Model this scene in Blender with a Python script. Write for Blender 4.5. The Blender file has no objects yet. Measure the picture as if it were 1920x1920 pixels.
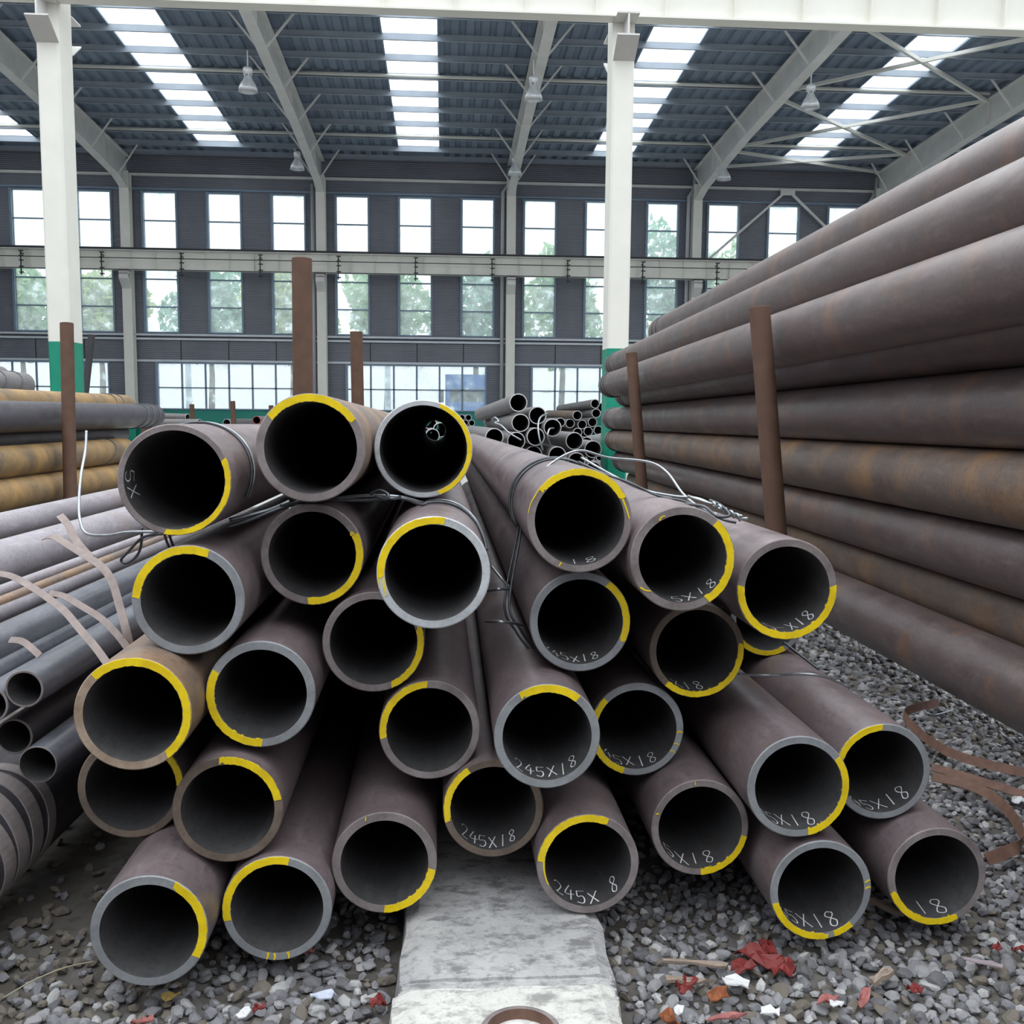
import bpy, bmesh, math, random
from mathutils import Vector, Matrix
sc = bpy.context.scene
COL = sc.collection
rnd = random.Random(7)

# ------------------------------------------------------------------ camera
HC = 1.31                      # camera height above the gravel
F, PITCH, YAW, ROLL = 1882.68, .105055, .0679517, .0084698
def ray(x, y):
    """direction (optical depth 1) of a point of the 1920x1920 picture"""
    cr, sr = math.cos(ROLL), math.sin(ROLL)
    u = (x-960)*cr + (y-960)*sr; v = -(x-960)*sr + (y-960)*cr
    cp, sp, cy, sy = math.cos(PITCH), math.sin(PITCH), math.cos(YAW), math.sin(YAW)
    X, Y, Z = u/F, 1.0, -v/F
    Y, Z = Y*cp + Z*sp, -Y*sp + Z*cp
    return Vector((X*cy + Y*sy, -X*sy + Y*cy, Z))
def at(x, y, d):
    v = ray(x, y)*d; return Vector((v.x, v.y, v.z + HC))
def onz(x, y, z):
    v = ray(x, y); v = v*((z-HC)/v.z); return Vector((v.x, v.y, z))
fw = ray(960, 960); rt = (ray(961, 960)-fw).normalized(); up = (ray(960, 959)-fw).normalized(); fw = fw.normalized()
cam = bpy.data.objects.new('camera', bpy.data.cameras.new('camera'))
COL.objects.link(cam)
M3 = Matrix((rt, up, -fw)).transposed()
cam.matrix_world = Matrix.Translation((0, 0, HC)) @ M3.to_4x4()
cam.data.sensor_width = 36; cam.data.lens = F/1920*36; cam.data.clip_end = 400; cam.data.clip_start = .05
sc.camera = cam
# ------------------------------------------------------------------ overcast sky, exposure
w = bpy.data.worlds.new('overcast'); sc.world = w; w.use_nodes = True
wt = w.node_tree; bg = wt.nodes['Background']; bg.inputs[0].default_value = (.93, .965, 1.0, 1)
tcw = wt.nodes.new('ShaderNodeTexCoord'); sx = wt.nodes.new('ShaderNodeSeparateXYZ'); mr = wt.nodes.new('ShaderNodeMapRange')   # standard overcast sky: zenith three times the horizon
wt.links.new(tcw.outputs['Generated'], sx.inputs[0]); wt.links.new(sx.outputs[2], mr.inputs[0])
SKY = 3.9
mr.inputs[1].default_value = 0; mr.inputs[2].default_value = 1; mr.inputs[3].default_value = SKY/3; mr.inputs[4].default_value = SKY
wt.links.new(mr.outputs[0], bg.inputs[1])
sc.cycles.adaptive_threshold = .025; sc.cycles.max_bounces = 7; sc.cycles.diffuse_bounces = 4; sc.cycles.glossy_bounces = 2; sc.cycles.transparent_max_bounces = 8
sc.view_settings.view_transform = 'Standard'; sc.view_settings.look = 'None'
sc.view_settings.exposure = -.15; sc.view_settings.gamma = 1; sc.view_settings.use_curve_mapping = False

# ------------------------------------------------------------------ materials
def newmat(name):
    m = bpy.data.materials.new(name); m.use_nodes = True
    nt = m.node_tree; b = nt.nodes['Principled BSDF']
    return m, nt, b
def N(nt, t, **k):
    n = nt.nodes.new(t)
    for a, v in k.items(): setattr(n, a, v)
    return n
def L(nt, a, b): nt.links.new(a, b)
def ramp(nt, fac, stops):
    r = N(nt, 'ShaderNodeValToRGB'); e = r.color_ramp.elements
    while len(e) < len(stops): e.new(.5)
    for i, (p, c) in enumerate(stops): e[i].position = p; e[i].color = (*c, 1)
    L(nt, fac, r.inputs[0]); return r.outputs[0]
def coords(nt, scale=(1, 1, 1), rand=True):
    tc = N(nt, 'ShaderNodeTexCoord'); mp = N(nt, 'ShaderNodeMapping'); mp.inputs['Scale'].default_value = scale
    L(nt, tc.outputs['Object'], mp.inputs[0])
    if rand:
        oi = N(nt, 'ShaderNodeObjectInfo'); mu = N(nt, 'ShaderNodeMath', operation='MULTIPLY'); mu.inputs[1].default_value = 37.
        L(nt, oi.outputs['Random'], mu.inputs[0])
        cb = N(nt, 'ShaderNodeCombineXYZ')
        for i in range(3): L(nt, mu.outputs[0], cb.inputs[i])
        L(nt, cb.outputs[0], mp.inputs['Location'])
    return mp.outputs[0]
def noise(nt, vec, scale, detail=4, rough=.6):
    n = N(nt, 'ShaderNodeTexNoise'); n.inputs['Scale'].default_value = scale; n.inputs['Detail'].default_value = detail
    n.inputs['Roughness'].default_value = rough; L(nt, vec, n.inputs['Vector']); return n.outputs[0]
def bump(nt, b, h, strength=.2, dist=.01):
    n = N(nt, 'ShaderNodeBump'); n.inputs['Strength'].default_value = strength; n.inputs['Distance'].default_value = dist
    L(nt, h, n.inputs['Height']); L(nt, n.outputs[0], b.inputs['Normal'])
def mix(nt, fac, a, b, mode='MIX'):
    m = N(nt, 'ShaderNodeMix', data_type='RGBA', blend_type=mode)
    if hasattr(fac, 'links') or hasattr(fac, 'node'): L(nt, fac, m.inputs[0])
    else: m.inputs[0].default_value = fac
    for s, i in ((a, 6), (b, 7)):
        if hasattr(s, 'node'): L(nt, s, m.inputs[i])
        else: m.inputs[i].default_value = (*s, 1)
    return m.outputs[2]
def plain(name, c, rough=.6, metal=0., var=.15, scale=8., bmp=0., spec=.5):
    m, nt, b = newmat(name); v = coords(nt)
    n = noise(nt, v, scale)
    L(nt, ramp(nt, n, [(.25, tuple(x*(1-var) for x in c)), (.75, tuple(min(1, x*(1+var)) for x in c))]), b.inputs['Base Color'])
    b.inputs['Roughness'].default_value = rough; b.inputs['Metallic'].default_value = metal
    b.inputs['Specular IOR Level'].default_value = spec
    if bmp: bump(nt, b, n, bmp)
    return m
def steel(name, dark, light, rust, amt, rough=.5, spec=.5):
    """mill-scale pipe skin: rolled bands round the pipe (local Y is the axis), blotches and rust"""
    m, nt, b = newmat(name)
    v = coords(nt, (1, 1, 1)); vb = coords(nt, (1.5, 9, 1.5)); vr = coords(nt, (1.8, 2.4, 1.8))
    n1 = noise(nt, v, 3.5, 5); n2 = noise(nt, vb, 1.6, 4); n3 = noise(nt, vr, 1.5, 5, .65); n4 = noise(nt, v, 60, 3)
    base = mix(nt, n1, dark, light)
    base = mix(nt, ramp(nt, n2, [(.35, (0, 0, 0)), (.7, (.55,)*3)]), base, tuple(x*.72 for x in light))
    f = ramp(nt, n3, [(.62-amt*.45, (0, 0, 0)), (.86-amt*.3, (.85,)*3)])
    base = mix(nt, f, base, rust)
    base = mix(nt, ramp(nt, n4, [(.5, (0, 0, 0)), (.75, (.5,)*3)]), base, tuple(x*.6 for x in dark))
    n5 = noise(nt, coords(nt, (14, 3, 14)), 2.2, 6, .7); base = mix(nt, ramp(nt, n5, [(.52, (0, 0, 0)), (.72, (.45,)*3)]), base, tuple(min(1, x*1.35) for x in light))
    L(nt, base, b.inputs['Base Color'])
    L(nt, ramp(nt, n1, [(.3, (rough-.1,)*3), (.7, (rough+.15,)*3)]), b.inputs['Roughness'])
    b.inputs['Specular IOR Level'].default_value = spec
    bump(nt, b, n4, .12, .002)
    return m
MT = {}
MT['skin'] = steel('pipe_skin_purple', (.098, .074, .078), (.24, .192, .202), (.21, .135, .10), .08, .38, .8)
MT['skin_tan'] = steel('pipe_skin_tan', (.10, .078, .07), (.22, .175, .15), (.36, .21, .10), .42)
MT['skin_right'] = steel('pipe_skin_brown', (.062, .043, .041), (.165, .127, .126), (.27, .14, .07), .20, .38, .95)
MT['skin_orange'] = steel('pipe_skin_orange_rust', (.085, .060, .050), (.195, .15, .13), (.34, .18, .07), .36, .42, .8)
MT['skin_yellow'] = steel('pipe_skin_yellow_rust', (.12, .09, .065), (.23, .17, .105), (.48, .29, .10), .62)
MT['skin_dark'] = steel('pipe_skin_charcoal', (.045, .043, .052), (.105, .10, .115), (.12, .09, .08), .03, .42)
MT['skin_pale'] = steel('pipe_skin_pale_grey', (.20, .185, .205), (.38, .355, .385), (.34, .27, .23), .12, .5)
MT['skin_blue'] = steel('pipe_skin_blue_grey', (.055, .06, .075), (.16, .17, .20), (.13, .10, .09), .03, .33, .7)
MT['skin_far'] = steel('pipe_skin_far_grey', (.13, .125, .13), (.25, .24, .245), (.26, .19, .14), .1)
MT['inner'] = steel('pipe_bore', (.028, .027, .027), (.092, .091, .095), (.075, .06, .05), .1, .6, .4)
def facemat(name, c1, c2, rough=.45):
    m, nt, b = newmat(name); v = coords(nt); n = noise(nt, v, 14, 5); n2 = noise(nt, v, 120, 2)
    c = ramp(nt, n, [(.3, c1), (.7, c2)]); c = mix(nt, ramp(nt, n2, [(.5, (0, 0, 0)), (.8, (.4,)*3)]), c, tuple(x*.6 for x in c1))
    L(nt, c, b.inputs['Base Color']); b.inputs['Roughness'].default_value = rough; bump(nt, b, n2, .15, .001); return m
MT['f_steel'] = facemat('cut_face_blue_grey', (.20, .212, .228), (.30, .318, .336))
MT['f_bright'] = facemat('cut_face_bright', (.34, .36, .38), (.58, .61, .64), .35)
MT['f_brown'] = facemat('cut_face_brown', (.15, .125, .122), (.28, .245, .245), .6)
MT['f_dark'] = facemat('cut_face_dark_rust', (.10, .075, .06), (.21, .16, .125), .65)
MT['f_rust'] = facemat('cut_face_tan_rust', (.22, .15, .10), (.44, .35, .27), .65)
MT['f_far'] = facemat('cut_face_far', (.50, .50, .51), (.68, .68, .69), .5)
def paintmat():
    m, nt, b = newmat('yellow_paint'); v = coords(nt); n = noise(nt, v, 22, 5); n2 = noise(nt, v, 70, 3)
    c = ramp(nt, n, [(.3, (.70, .50, .004)), (.6, (.90, .66, .006)), (.8, (.80, .56, .004))])
    c = mix(nt, ramp(nt, n2, [(.68, (0, 0, 0)), (.76, (.55,)*3)]), c, (.30, .22, .03))
    L(nt, c, b.inputs['Base Color']); b.inputs['Roughness'].default_value = .45; bump(nt, b, n, .3, .002); return m
MT['yellow'] = paintmat()
MT['chalk'] = plain('chalk_white', (.80, .80, .82), .9, 0, .1)
MT['wire'] = plain('tie_wire', (.085, .095, .105), .35, .6, .3, 40)
MT['wire_pale'] = plain('tie_wire_pale', (.35, .38, .40), .32, .8, .25, 40)  # paler, more metallic version of the tie wire
MT['strap'] = plain('strap_brown', (.23, .185, .17), .55, .1, .3, 20, .1)
MT['band'] = plain('winding_band_grey', (.40, .355, .345), .6, 0, .2, 20, .1)
MT['strap_rust'] = plain('strap_rust', (.16, .085, .06), .7, 0, .35, 25, .2)
MT['stake'] = plain('stake_rust', (.105, .056, .036), .75, 0, .22, 9, .1)
MT['white'] = plain('white_structural_paint', (.80, .80, .735), .55, 0, .05, 2.)
MT['whiteb'] = plain('dusty_white_structural_paint', (.72, .715, .69), .6, 0, .1, 1.5)
MT['green'] = plain('green_column_paint', (.006, .27, .17), .45, 0, .12, 3.)
MT['dado'] = plain('green_dado_paint', (.02, .25, .20), .6, 0, .15, 1.)
MT['roof'] = plain('roof_sheet_blue_grey', (.19, .24, .31), .5, 0, .15, 1.2)
MT['purlin'] = plain('purlin_blue_grey', (.38, .43, .49), .4, .1, .12, 1.2)
MT['frame'] = plain('window_frame_blue_grey', (.20, .28, .38), .45, 0, .15, 2)
MT['lightframe'] = plain('ledge_pale_blue', (.62, .67, .72), .45, 0, .1, 2)
MT['downpipe'] = plain('downpipe_grey', (.45, .47, .50), .5, 0, .06, 2)
MT['dark'] = plain('dark_metal', (.03, .03, .035), .6, 0, .2)
MT['redpaint'] = plain('red_oxide', (.16, .05, .05), .6, 0, .2)
MT['alu'] = plain('lamp_aluminium', (.75, .78, .80), .35, .4, .1, 12)
def corrug():
    m, nt, b = newmat('wall_sheet_ribbed_grey'); tc = N(nt, 'ShaderNodeTexCoord')
    wv = N(nt, 'ShaderNodeTexWave', wave_type='BANDS', bands_direction='Z'); wv.inputs['Scale'].default_value = 4.2; wv.inputs['Distortion'].default_value = .3
    wv.inputs['Detail'].default_value = 1
    L(nt, tc.outputs['Object'], wv.inputs[0]); n = noise(nt, tc.outputs['Object'], .8, 4)
    c = ramp(nt, n, [(.3, (.17, .18, .215)), (.7, (.23, .24, .28))]); c = mix(nt, ramp(nt, wv.outputs[1], [(.2, (0, 0, 0)), (.9, (.6,)*3)]), c, (.09, .097, .12))
    L(nt, c, b.inputs['Base Color']); b.inputs['Roughness'].default_value = .5; bump(nt, b, wv.outputs[1], .35, .03); return m
MT['wall'] = corrug()
def glassmat():
    m = bpy.data.materials.new('hazy_window_glass'); m.use_nodes = True; nt = m.node_tree; nt.nodes.clear()
    o = N(nt, 'ShaderNodeOutputMaterial'); t = N(nt, 'ShaderNodeBsdfTransparent'); d = N(nt, 'ShaderNodeBsdfTranslucent'); g = N(nt, 'ShaderNodeBsdfGlossy')
    d.inputs[0].default_value = (.85, .95, .97, 1); g.inputs['Roughness'].default_value = .05; t.inputs[0].default_value = (.95, .98, .98, 1)
    v = coords(nt, (1, 1, 1)); n = noise(nt, v, 2.2, 3, .55)
    f = ramp(nt, n, [(.40, (.14,)*3), (.60, (.24,)*3), (.68, (.55,)*3)])  # haze put into the glass for the overexposed view, whiter spots mixed in
    m1 = N(nt, 'ShaderNodeMixShader'); L(nt, f, m1.inputs[0]); L(nt, t.outputs[0], m1.inputs[1]); L(nt, d.outputs[0], m1.inputs[2])
    m2 = N(nt, 'ShaderNodeMixShader'); m2.inputs[0].default_value = .04; L(nt, m1.outputs[0], m2.inputs[1]); L(nt, g.outputs[0], m2.inputs[2])
    L(nt, m2.outputs[0], o.inputs[0]); return m
MT['glass'] = glassmat()
def skylightmat():
    m = bpy.data.materials.new('translucent_rooflight'); m.use_nodes = True; nt = m.node_tree; nt.nodes.clear()
    o = N(nt, 'ShaderNodeOutputMaterial'); d = N(nt, 'ShaderNodeBsdfTranslucent'); d.inputs[0].default_value = (.9, .94, .96, 1); L(nt, d.outputs[0], o.inputs[0]); return m
MT['skylight'] = skylightmat()
def concretemat(name, lo, hi):
    m, nt, b = newmat(name); v = coords(nt, (1, 1, 1), False); n = noise(nt, v, 4, 6, .7); n2 = noise(nt, v, 34, 5, .75); n3 = noise(nt, coords(nt, (1, 1.9, 1), False), 11, 6, .72)
    c = ramp(nt, n, [(.3, lo), (.65, hi)]); c = mix(nt, ramp(nt, n3, [(.50, (0, 0, 0)), (.62, (.8,)*3)]), c, tuple(x*.42 for x in lo))
    c = mix(nt, ramp(nt, n2, [(.52, (0, 0, 0)), (.66, (.6,)*3)]), c, tuple(x*.45 for x in lo))
    L(nt, c, b.inputs['Base Color']); b.inputs['Roughness'].default_value = .9; bump(nt, b, n2, .7, .008); return m
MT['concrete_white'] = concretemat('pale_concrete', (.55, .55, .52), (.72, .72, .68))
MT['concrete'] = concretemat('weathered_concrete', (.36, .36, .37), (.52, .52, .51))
def groundmat():
    m, nt, b = newmat('gravel_dirt'); v = coords(nt, (1, 1, 1), False); n = noise(nt, v, 2.5, 5); vo = N(nt, 'ShaderNodeTexVoronoi'); vo.inputs['Scale'].default_value = 28; L(nt, v, vo.inputs['Vector'])
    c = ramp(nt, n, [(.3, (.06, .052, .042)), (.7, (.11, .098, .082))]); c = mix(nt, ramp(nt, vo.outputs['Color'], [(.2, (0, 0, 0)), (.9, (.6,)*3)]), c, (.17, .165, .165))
    L(nt, c, b.inputs['Base Color']); b.inputs['Roughness'].default_value = .95; bump(nt, b, n, .4, .02); return m
MT['ground'] = groundmat()
for k, c in enumerate([(.21, .21, .225), (.14, .14, .15), (.29, .29, .30), (.17, .15, .125), (.42, .42, .42)]):
    MT['stone%d' % k] = plain('gravel_stone_%d' % k, c, .85, 0, .25, 30, .2)

# ------------------------------------------------------------------ mesh helpers
def link(o, parent=None):
    COL.objects.link(o)
    if parent is not None: o.parent = parent
    return o
def tag(o, label=None, cat=None, group=None, kind=None):
    if label: o['label'] = label
    if cat: o['category'] = cat
    if group: o['group'] = group
    if kind: o['kind'] = kind
    return o
def empty(name, loc=(0, 0, 0), parent=None):
    o = bpy.data.objects.new(name, None); o.location = loc; o.empty_display_size = .1; return link(o, parent)
def mobj(name, verts, faces, mats, parent=None, smooth=False, midx=None, loc=None):
    me = bpy.data.meshes.new(name); me.from_pydata([tuple(v) for v in verts], [], faces)
    for m in (mats if isinstance(mats, (list, tuple)) else [mats]): me.materials.append(m)
    if midx: me.polygons.foreach_set('material_index', midx)
    if smooth: me.polygons.foreach_set('use_smooth', [True]*len(me.polygons))
    me.update(); o = bpy.data.objects.new(name, me)
    if loc is not None: o.location = loc
    return link(o, parent)
class MB:
    def __init__(s): s.v = []; s.f = []
    def quadbox(s, c8):
        b = len(s.v); s.v += [tuple(p) for p in c8]
        s.f += [tuple(b+i for i in q) for q in ((0, 3, 2, 1), (4, 5, 6, 7), (0, 1, 5, 4), (1, 2, 6, 5), (2, 3, 7, 6), (3, 0, 4, 7))]; return s
    def box(s, x0, x1, y0, y1, z0, z1):
        return s.quadbox([(x0, y0, z0), (x1, y0, z0), (x1, y1, z0), (x0, y1, z0), (x0, y0, z1), (x1, y0, z1), (x1, y1, z1), (x0, y1, z1)])
    def bar(s, a, b, w, h):
        a, b = Vector(a), Vector(b); d = (b-a).normalized(); u = Vector((0, 0, 1)) if abs(d.z) < .95 else Vector((0, 1, 0))
        r = d.cross(u).normalized()*w/2; u = r.cross(d).normalized()*h/2
        return s.quadbox([a-r-u, a+r-u, a+r+u, a-r+u, b-r-u, b+r-u, b+r+u, b-r+u])
    def tube(s, pts, r, n=8, cap=True, rs=None):
        pts = [Vector(p) for p in pts]; b = len(s.v); prev = None; m = len(pts)
        for i, p in enumerate(pts):
            t = (pts[min(i+1, m-1)]-pts[max(i-1, 0)]).normalized()
            if prev is None: u = t.orthogonal().normalized()
            else: u = (prev - t*prev.dot(t)); u = u.normalized() if u.length > 1e-6 else t.orthogonal().normalized()
            prev = u; v = t.cross(u); rr = rs[i] if rs else r
            for k in range(n):
                a = 2*math.pi*k/n; s.v.append(tuple(p + (u*math.cos(a) + v*math.sin(a))*rr))
        for i in range(m-1):
            for k in range(n):
                s.f.append((b+i*n+k, b+i*n+(k+1) % n, b+(i+1)*n+(k+1) % n, b+(i+1)*n+k))
        if cap: s.f += [tuple(b+k for k in reversed(range(n))), tuple(b+(m-1)*n+k for k in range(n))]
        return s
    def lathe(s, prof, c=(0, 0, 0), n=24):
        b = len(s.v); c = Vector(c)
        for r, z in prof:
            for k in range(n):
                a = 2*math.pi*k/n; s.v.append((c.x+r*math.cos(a), c.y+r*math.sin(a), c.z+z))
        for i in range(len(prof)-1):
            for k in range(n): s.f.append((b+i*n+k, b+i*n+(k+1) % n, b+(i+1)*n+(k+1) % n, b+(i+1)*n+k))
        return s
    def build(s, name, mat, parent=None, smooth=False): return mobj(name, s.v, s.f, mat, parent, smooth)
def smoothpts(pts, k=6):
    pts = [Vector(p) for p in pts]; out = []
    for i in range(len(pts)-1):
        p0, p1, p2, p3 = pts[max(i-1, 0)], pts[i], pts[i+1], pts[min(i+2, len(pts)-1)]
        for j in range(k):
            t = j/k; out.append(.5*((2*p1)+(p2-p0)*t+(2*p0-5*p1+4*p2-p3)*t*t+(3*p1-p0-3*p2+p3)*t**3))
    out.append(pts[-1]); return out
def ribbon(name, pts, width, mat, side, thick=.0015, parent=None, k=7):
    """flat strip of steel band; side: function(i/n) -> direction of its width"""
    P = smoothpts(pts, k); v = []; f = []; n = len(P)
    for i, p in enumerate(P):
        t = (P[min(i+1, n-1)]-P[max(i-1, 0)]).normalized(); s = Vector(side(i/(n-1)))
        s = (s - t*s.dot(t)).normalized(); nn = t.cross(s).normalized()*thick/2; s = s*width/2
        v += [p-s-nn, p+s-nn, p+s+nn, p-s+nn]
    for i in range(n-1):
        for a in range(4): f.append((4*i+a, 4*i+(a+1) % 4, 4*i+4+(a+1) % 4, 4*i+4+a))
    f += [(3, 2, 1, 0), tuple(4*(n-1)+a for a in range(4))]
    return mobj(name, v, f, mat, parent)
def pipe(name, front, d, R, ri, length, mats, seg=56, label=None, cat='pipe', group=None):
    """a pipe along local +Y from its front end; material 0 skin, 1 cut face, 2 bore"""
    v = []; bev = min(.0025, R*.03)
    rings = [(R, bev), (R, length-bev), (R-bev, length), (ri, length), (ri, 0), (R-bev, 0)]
    for r, y in rings:
        for k in range(seg):
            a = 2*math.pi*k/seg; v.append((r*math.cos(a), y, r*math.sin(a)))
    f = []; mi = []; m = len(rings)
    for i in range(m):
        for k in range(seg):
            k2 = (k+1) % seg; j = (i+1) % m
            f.append((i*seg+k, j*seg+k, j*seg+k2, i*seg+k2)); mi.append((0, 1, 1, 2, 1, 1)[i])
    me = bpy.data.meshes.new(name); me.from_pydata(v, [], f)
    for q in mats: me.materials.append(q)
    me.polygons.foreach_set('material_index', mi); me.polygons.foreach_set('use_smooth', [True]*len(f)); me.update()
    for e in me.edges:
        a, b = e.vertices
        if a//seg == b//seg and a//seg in (0, 1, 2, 3, 4, 5): e.use_edge_sharp = True
    o = bpy.data.objects.new(name, me)
    d = Vector(d).normalized(); x = d.cross(Vector((0, 0, 1))).normalized(); z = x.cross(d)
    o.matrix_world = Matrix.Translation(front) @ Matrix((x, d, z)).transposed().to_4x4()
    link(o); return tag(o, label, cat, group)
def wireband(p, R, y, r=.004, tilt=0., mat='wire'):
    """a wire wrapped round a pipe, as its part"""
    pts = []
    for k in range(33):
        a = 2*math.pi*k/32; pts.append(((R+r*.8)*math.cos(a), y+tilt*math.sin(a+.6), (R+r*.8)*math.sin(a)))
    return MB().tube(pts, r, 6, False).build('tie_wire', MT[mat], p, True)
# ================================================================== THE SETTING
# ---- ground: gravel yard that falls gently away, then level
def gz(y): return -.0193*(min(max(y, 2.2), 14)-2.2)
GROUND = None
def build_ground():
    global GROUND
    v = []; f = []; xs = [-45, -20, -8, -3, -1.5, 0, 1.5, 3, 8, 20, 45]; ys = [-14, -4, 0, 2.2, 4, 6, 8, 10, 12, 14, 20, 30, 41.6]
    for y in ys:
        for x in xs: v.append((x, y, gz(y)-.012))
    n = len(xs)
    for j in range(len(ys)-1):
        for i in range(n-1): f.append((j*n+i, j*n+i+1, (j+1)*n+i+1, (j+1)*n+i))
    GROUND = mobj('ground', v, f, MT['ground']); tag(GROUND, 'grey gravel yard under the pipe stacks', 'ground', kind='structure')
build_ground()
o = MB().box(-26, 32, 15.2, 41.2, -.26, -.222).build('floor', plain('light_bounce_concrete', (.40, .40, .385), .85, 0, .15, .6, .1)); tag(o, 'hidden pale concrete floor added in the far half of the hall to bounce light', 'floor', kind='structure')  # floor hidden by the stacks, added pale to bounce rooflight up to the roof

# ---- far wall
YW = 41.3
BAY = 7.5; COLX = [2.65+BAY*k for k in range(-3, 4)]
Z = lambda z: z+HC
wall = empty('wall_back', (0, YW, 0)); tag(wall, 'ribbed grey sheet wall with three rows of windows at the back of the hall', 'wall', kind='structure')
def panel(x0, x1, z0, z1, mat='wall', nm='wall_panel', y0=0., y1=.12):
    return MB().box(x0, x1, y0, y1, z0, z1).build(nm, MT[mat], wall)
WIN0, WW = .58, 1.22
wn = 0
def window(x0, x1, z0, z1, xm, zm, label):
    global wn; wn += 1
    e = empty('window_%d' % wn, ((x0+x1)/2, YW, z0)); tag(e, label, 'window', kind='structure')
    hw = (x1-x0)/2; h = z1-z0; b = MB()
    b.box(-hw-.09, -hw, -.10, .10, -.05, h+.06); b.box(hw, hw+.07, -.06, .10, -.05, h+.06)
    b.box(-hw, hw, -.06, .10, h, h+.06); b.box(-hw, hw, -.06, .10, -.05, 0)
    b.build('window_frame', MT['frame'], e)
    xe = [-hw]+[m-(x0+x1)/2 for m in xm]+[hw]; ze = [0]+[m-z0 for m in zm]+[h]
    for m in xe[1:-1]: MB().box(m-.035, m+.035, .0, .06, 0, h).build('mullion', MT['frame'], e)
    for m in ze[1:-1]: MB().box(-hw, hw, .0, .06, m-.025, m+.025).build('glazing_bar', MT['frame'], e)
    for i in range(len(xe)-1):
        for j in range(len(ze)-1):
            MB().box(xe[i], xe[i+1], .03, .036, ze[j], ze[j+1]).build('pane', MT['glass'], e)
ORD = ['first', 'second', 'third', 'fourth', 'fifth', 'sixth', 'seventh', 'eighth']
for bi in range(len(COLX)-1):
    cx = COLX[bi]; nx = cx+BAY
    panel(cx, nx, Z(8.27), Z(10.0)); panel(cx, nx, Z(5.30), Z(6.0)); panel(cx, nx, Z(1.62), Z(2.78))
    panel(cx, nx, -.4, Z(-.24), 'dado', 'green_dado')
    ex = [cx]
    for k in range(3): ex += [cx+WIN0+2.5*k, cx+WIN0+2.5*k+WW]
    ex.append(nx)
    for k in range(0, 8, 2):
        panel(ex[k], ex[k+1], Z(6.0), Z(8.27)); panel(ex[k], ex[k+1], Z(2.78), Z(5.30))
    for k in range(3):
        where = '%s of three in the %s bay from the left of the back wall' % (ORD[k], ORD[bi])
        window(ex[1+2*k], ex[2+2*k], Z(6.0), Z(8.20), [], [Z(7.13)], 'tall upper window, '+where)
        window(ex[1+2*k], ex[2+2*k], Z(2.82), Z(5.25), [], [Z(3.79), Z(4.87)], 'tall middle window, '+where)
    r0 = cx+.96; r1 = r0+6*.925
    panel(cx, r0, Z(-.24), Z(1.62)); panel(r1, nx, Z(-.24), Z(1.62))
    window(r0, r1, Z(-.20), Z(1.57), [r0+.925*k for k in range(1, 6)], [Z(.62)], 'long low ribbon window of twelve panes in the %s bay from the left' % ORD[bi])
    # vertical sheet joints of the blank band
    for k in range(1, 4):
        MB().box(cx+BAY*k/4-.02, cx+BAY*k/4+.02, -.012, 0, Z(1.70), Z(2.5)).build('sheet_joint', MT['dark'], wall)
XL, XR = COLX[0], COLX[-1]
MB().box(XL, XR, -.16, 0, Z(2.66), Z(2.74)).build('wall_ledge', MT['lightframe'], wall)
MB().box(XL, XR, -.10, 0, Z(2.50), Z(2.58)).build('wall_ledge', MT['lightframe'], wall)
MB().box(XL, XR, -.08, 0, Z(1.64), Z(1.72)).build('wall_ledge', MT['lightframe'], wall)
MB().box(XL, XR, -.07, 0, Z(8.30), Z(8.37)).build('wall_ledge', MT['frame'], wall)
MB().box(XL, XR, -.10, -.02, Z(8.82), Z(8.92)).build('wall_plate', MT['whiteb'], wall)

# ---- far wall columns, each with its bracket
def hsec(b, x, y0, y1, wd, z0, z1, tf=.03, tw=.03):
    b.box(x-wd/2, x+wd/2, y0, y0+tf, z0, z1); b.box(x-wd/2, x+wd/2, y1-tf, y1, z0, z1); b.box(x-tw/2, x+tw/2, y0+tf, y1-tf, z0, z1); return b
for i, x in enumerate(COLX):
    e = empty('wall_column', (x, YW-.5, -.23)); tag(e, 'white wall column with green foot, %s from the left along the back wall' % ORD[i], 'column', kind='structure')
    hsec(MB(), 0, -.05, .38, .36, .9, Z(8.9)+.23).build('shaft', MT['white'], e)
    hsec(MB(), 0, -.05, .38, .362, 0, .9).build('green_foot', MT['green'], e)
    bz = Z(4.98)+.23
    b = MB(); b.quadbox([(-.17, -.05, bz-.55), (.17, -.05, bz-.55), (.17, -.05, bz-.5), (-.17, -.05, bz-.5), (-.17, -.45, bz-.2), (.17, -.45, bz-.2), (.17, -.45, bz), (-.17, -.45, bz)])
    b.quadbox([(-.17, -.45, bz-.02), (.17, -.45, bz-.02), (.17, -.05, bz-.02), (-.17, -.05, bz-.02), (-.17, -.45, bz+.1), (.17, -.45, bz+.1), (.17, -.05, bz+.1), (-.17, -.05, bz+.1)])
    b.quadbox([(-.02, -.44, bz-.15), (.02, -.44, bz-.15), (.02, -.05, bz-.5), (-.02, -.05, bz-.5), (-.02, -.44, bz), (.02, -.44, bz), (.02, -.05, bz), (-.02, -.05, bz)])
    b.build('crane_bracket', MT['whiteb'], e)
    MB().box(-.19, .19, -.5, -.08, bz+.1, bz+.16).build('bearing_plate', MT['redpaint'], e)
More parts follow.
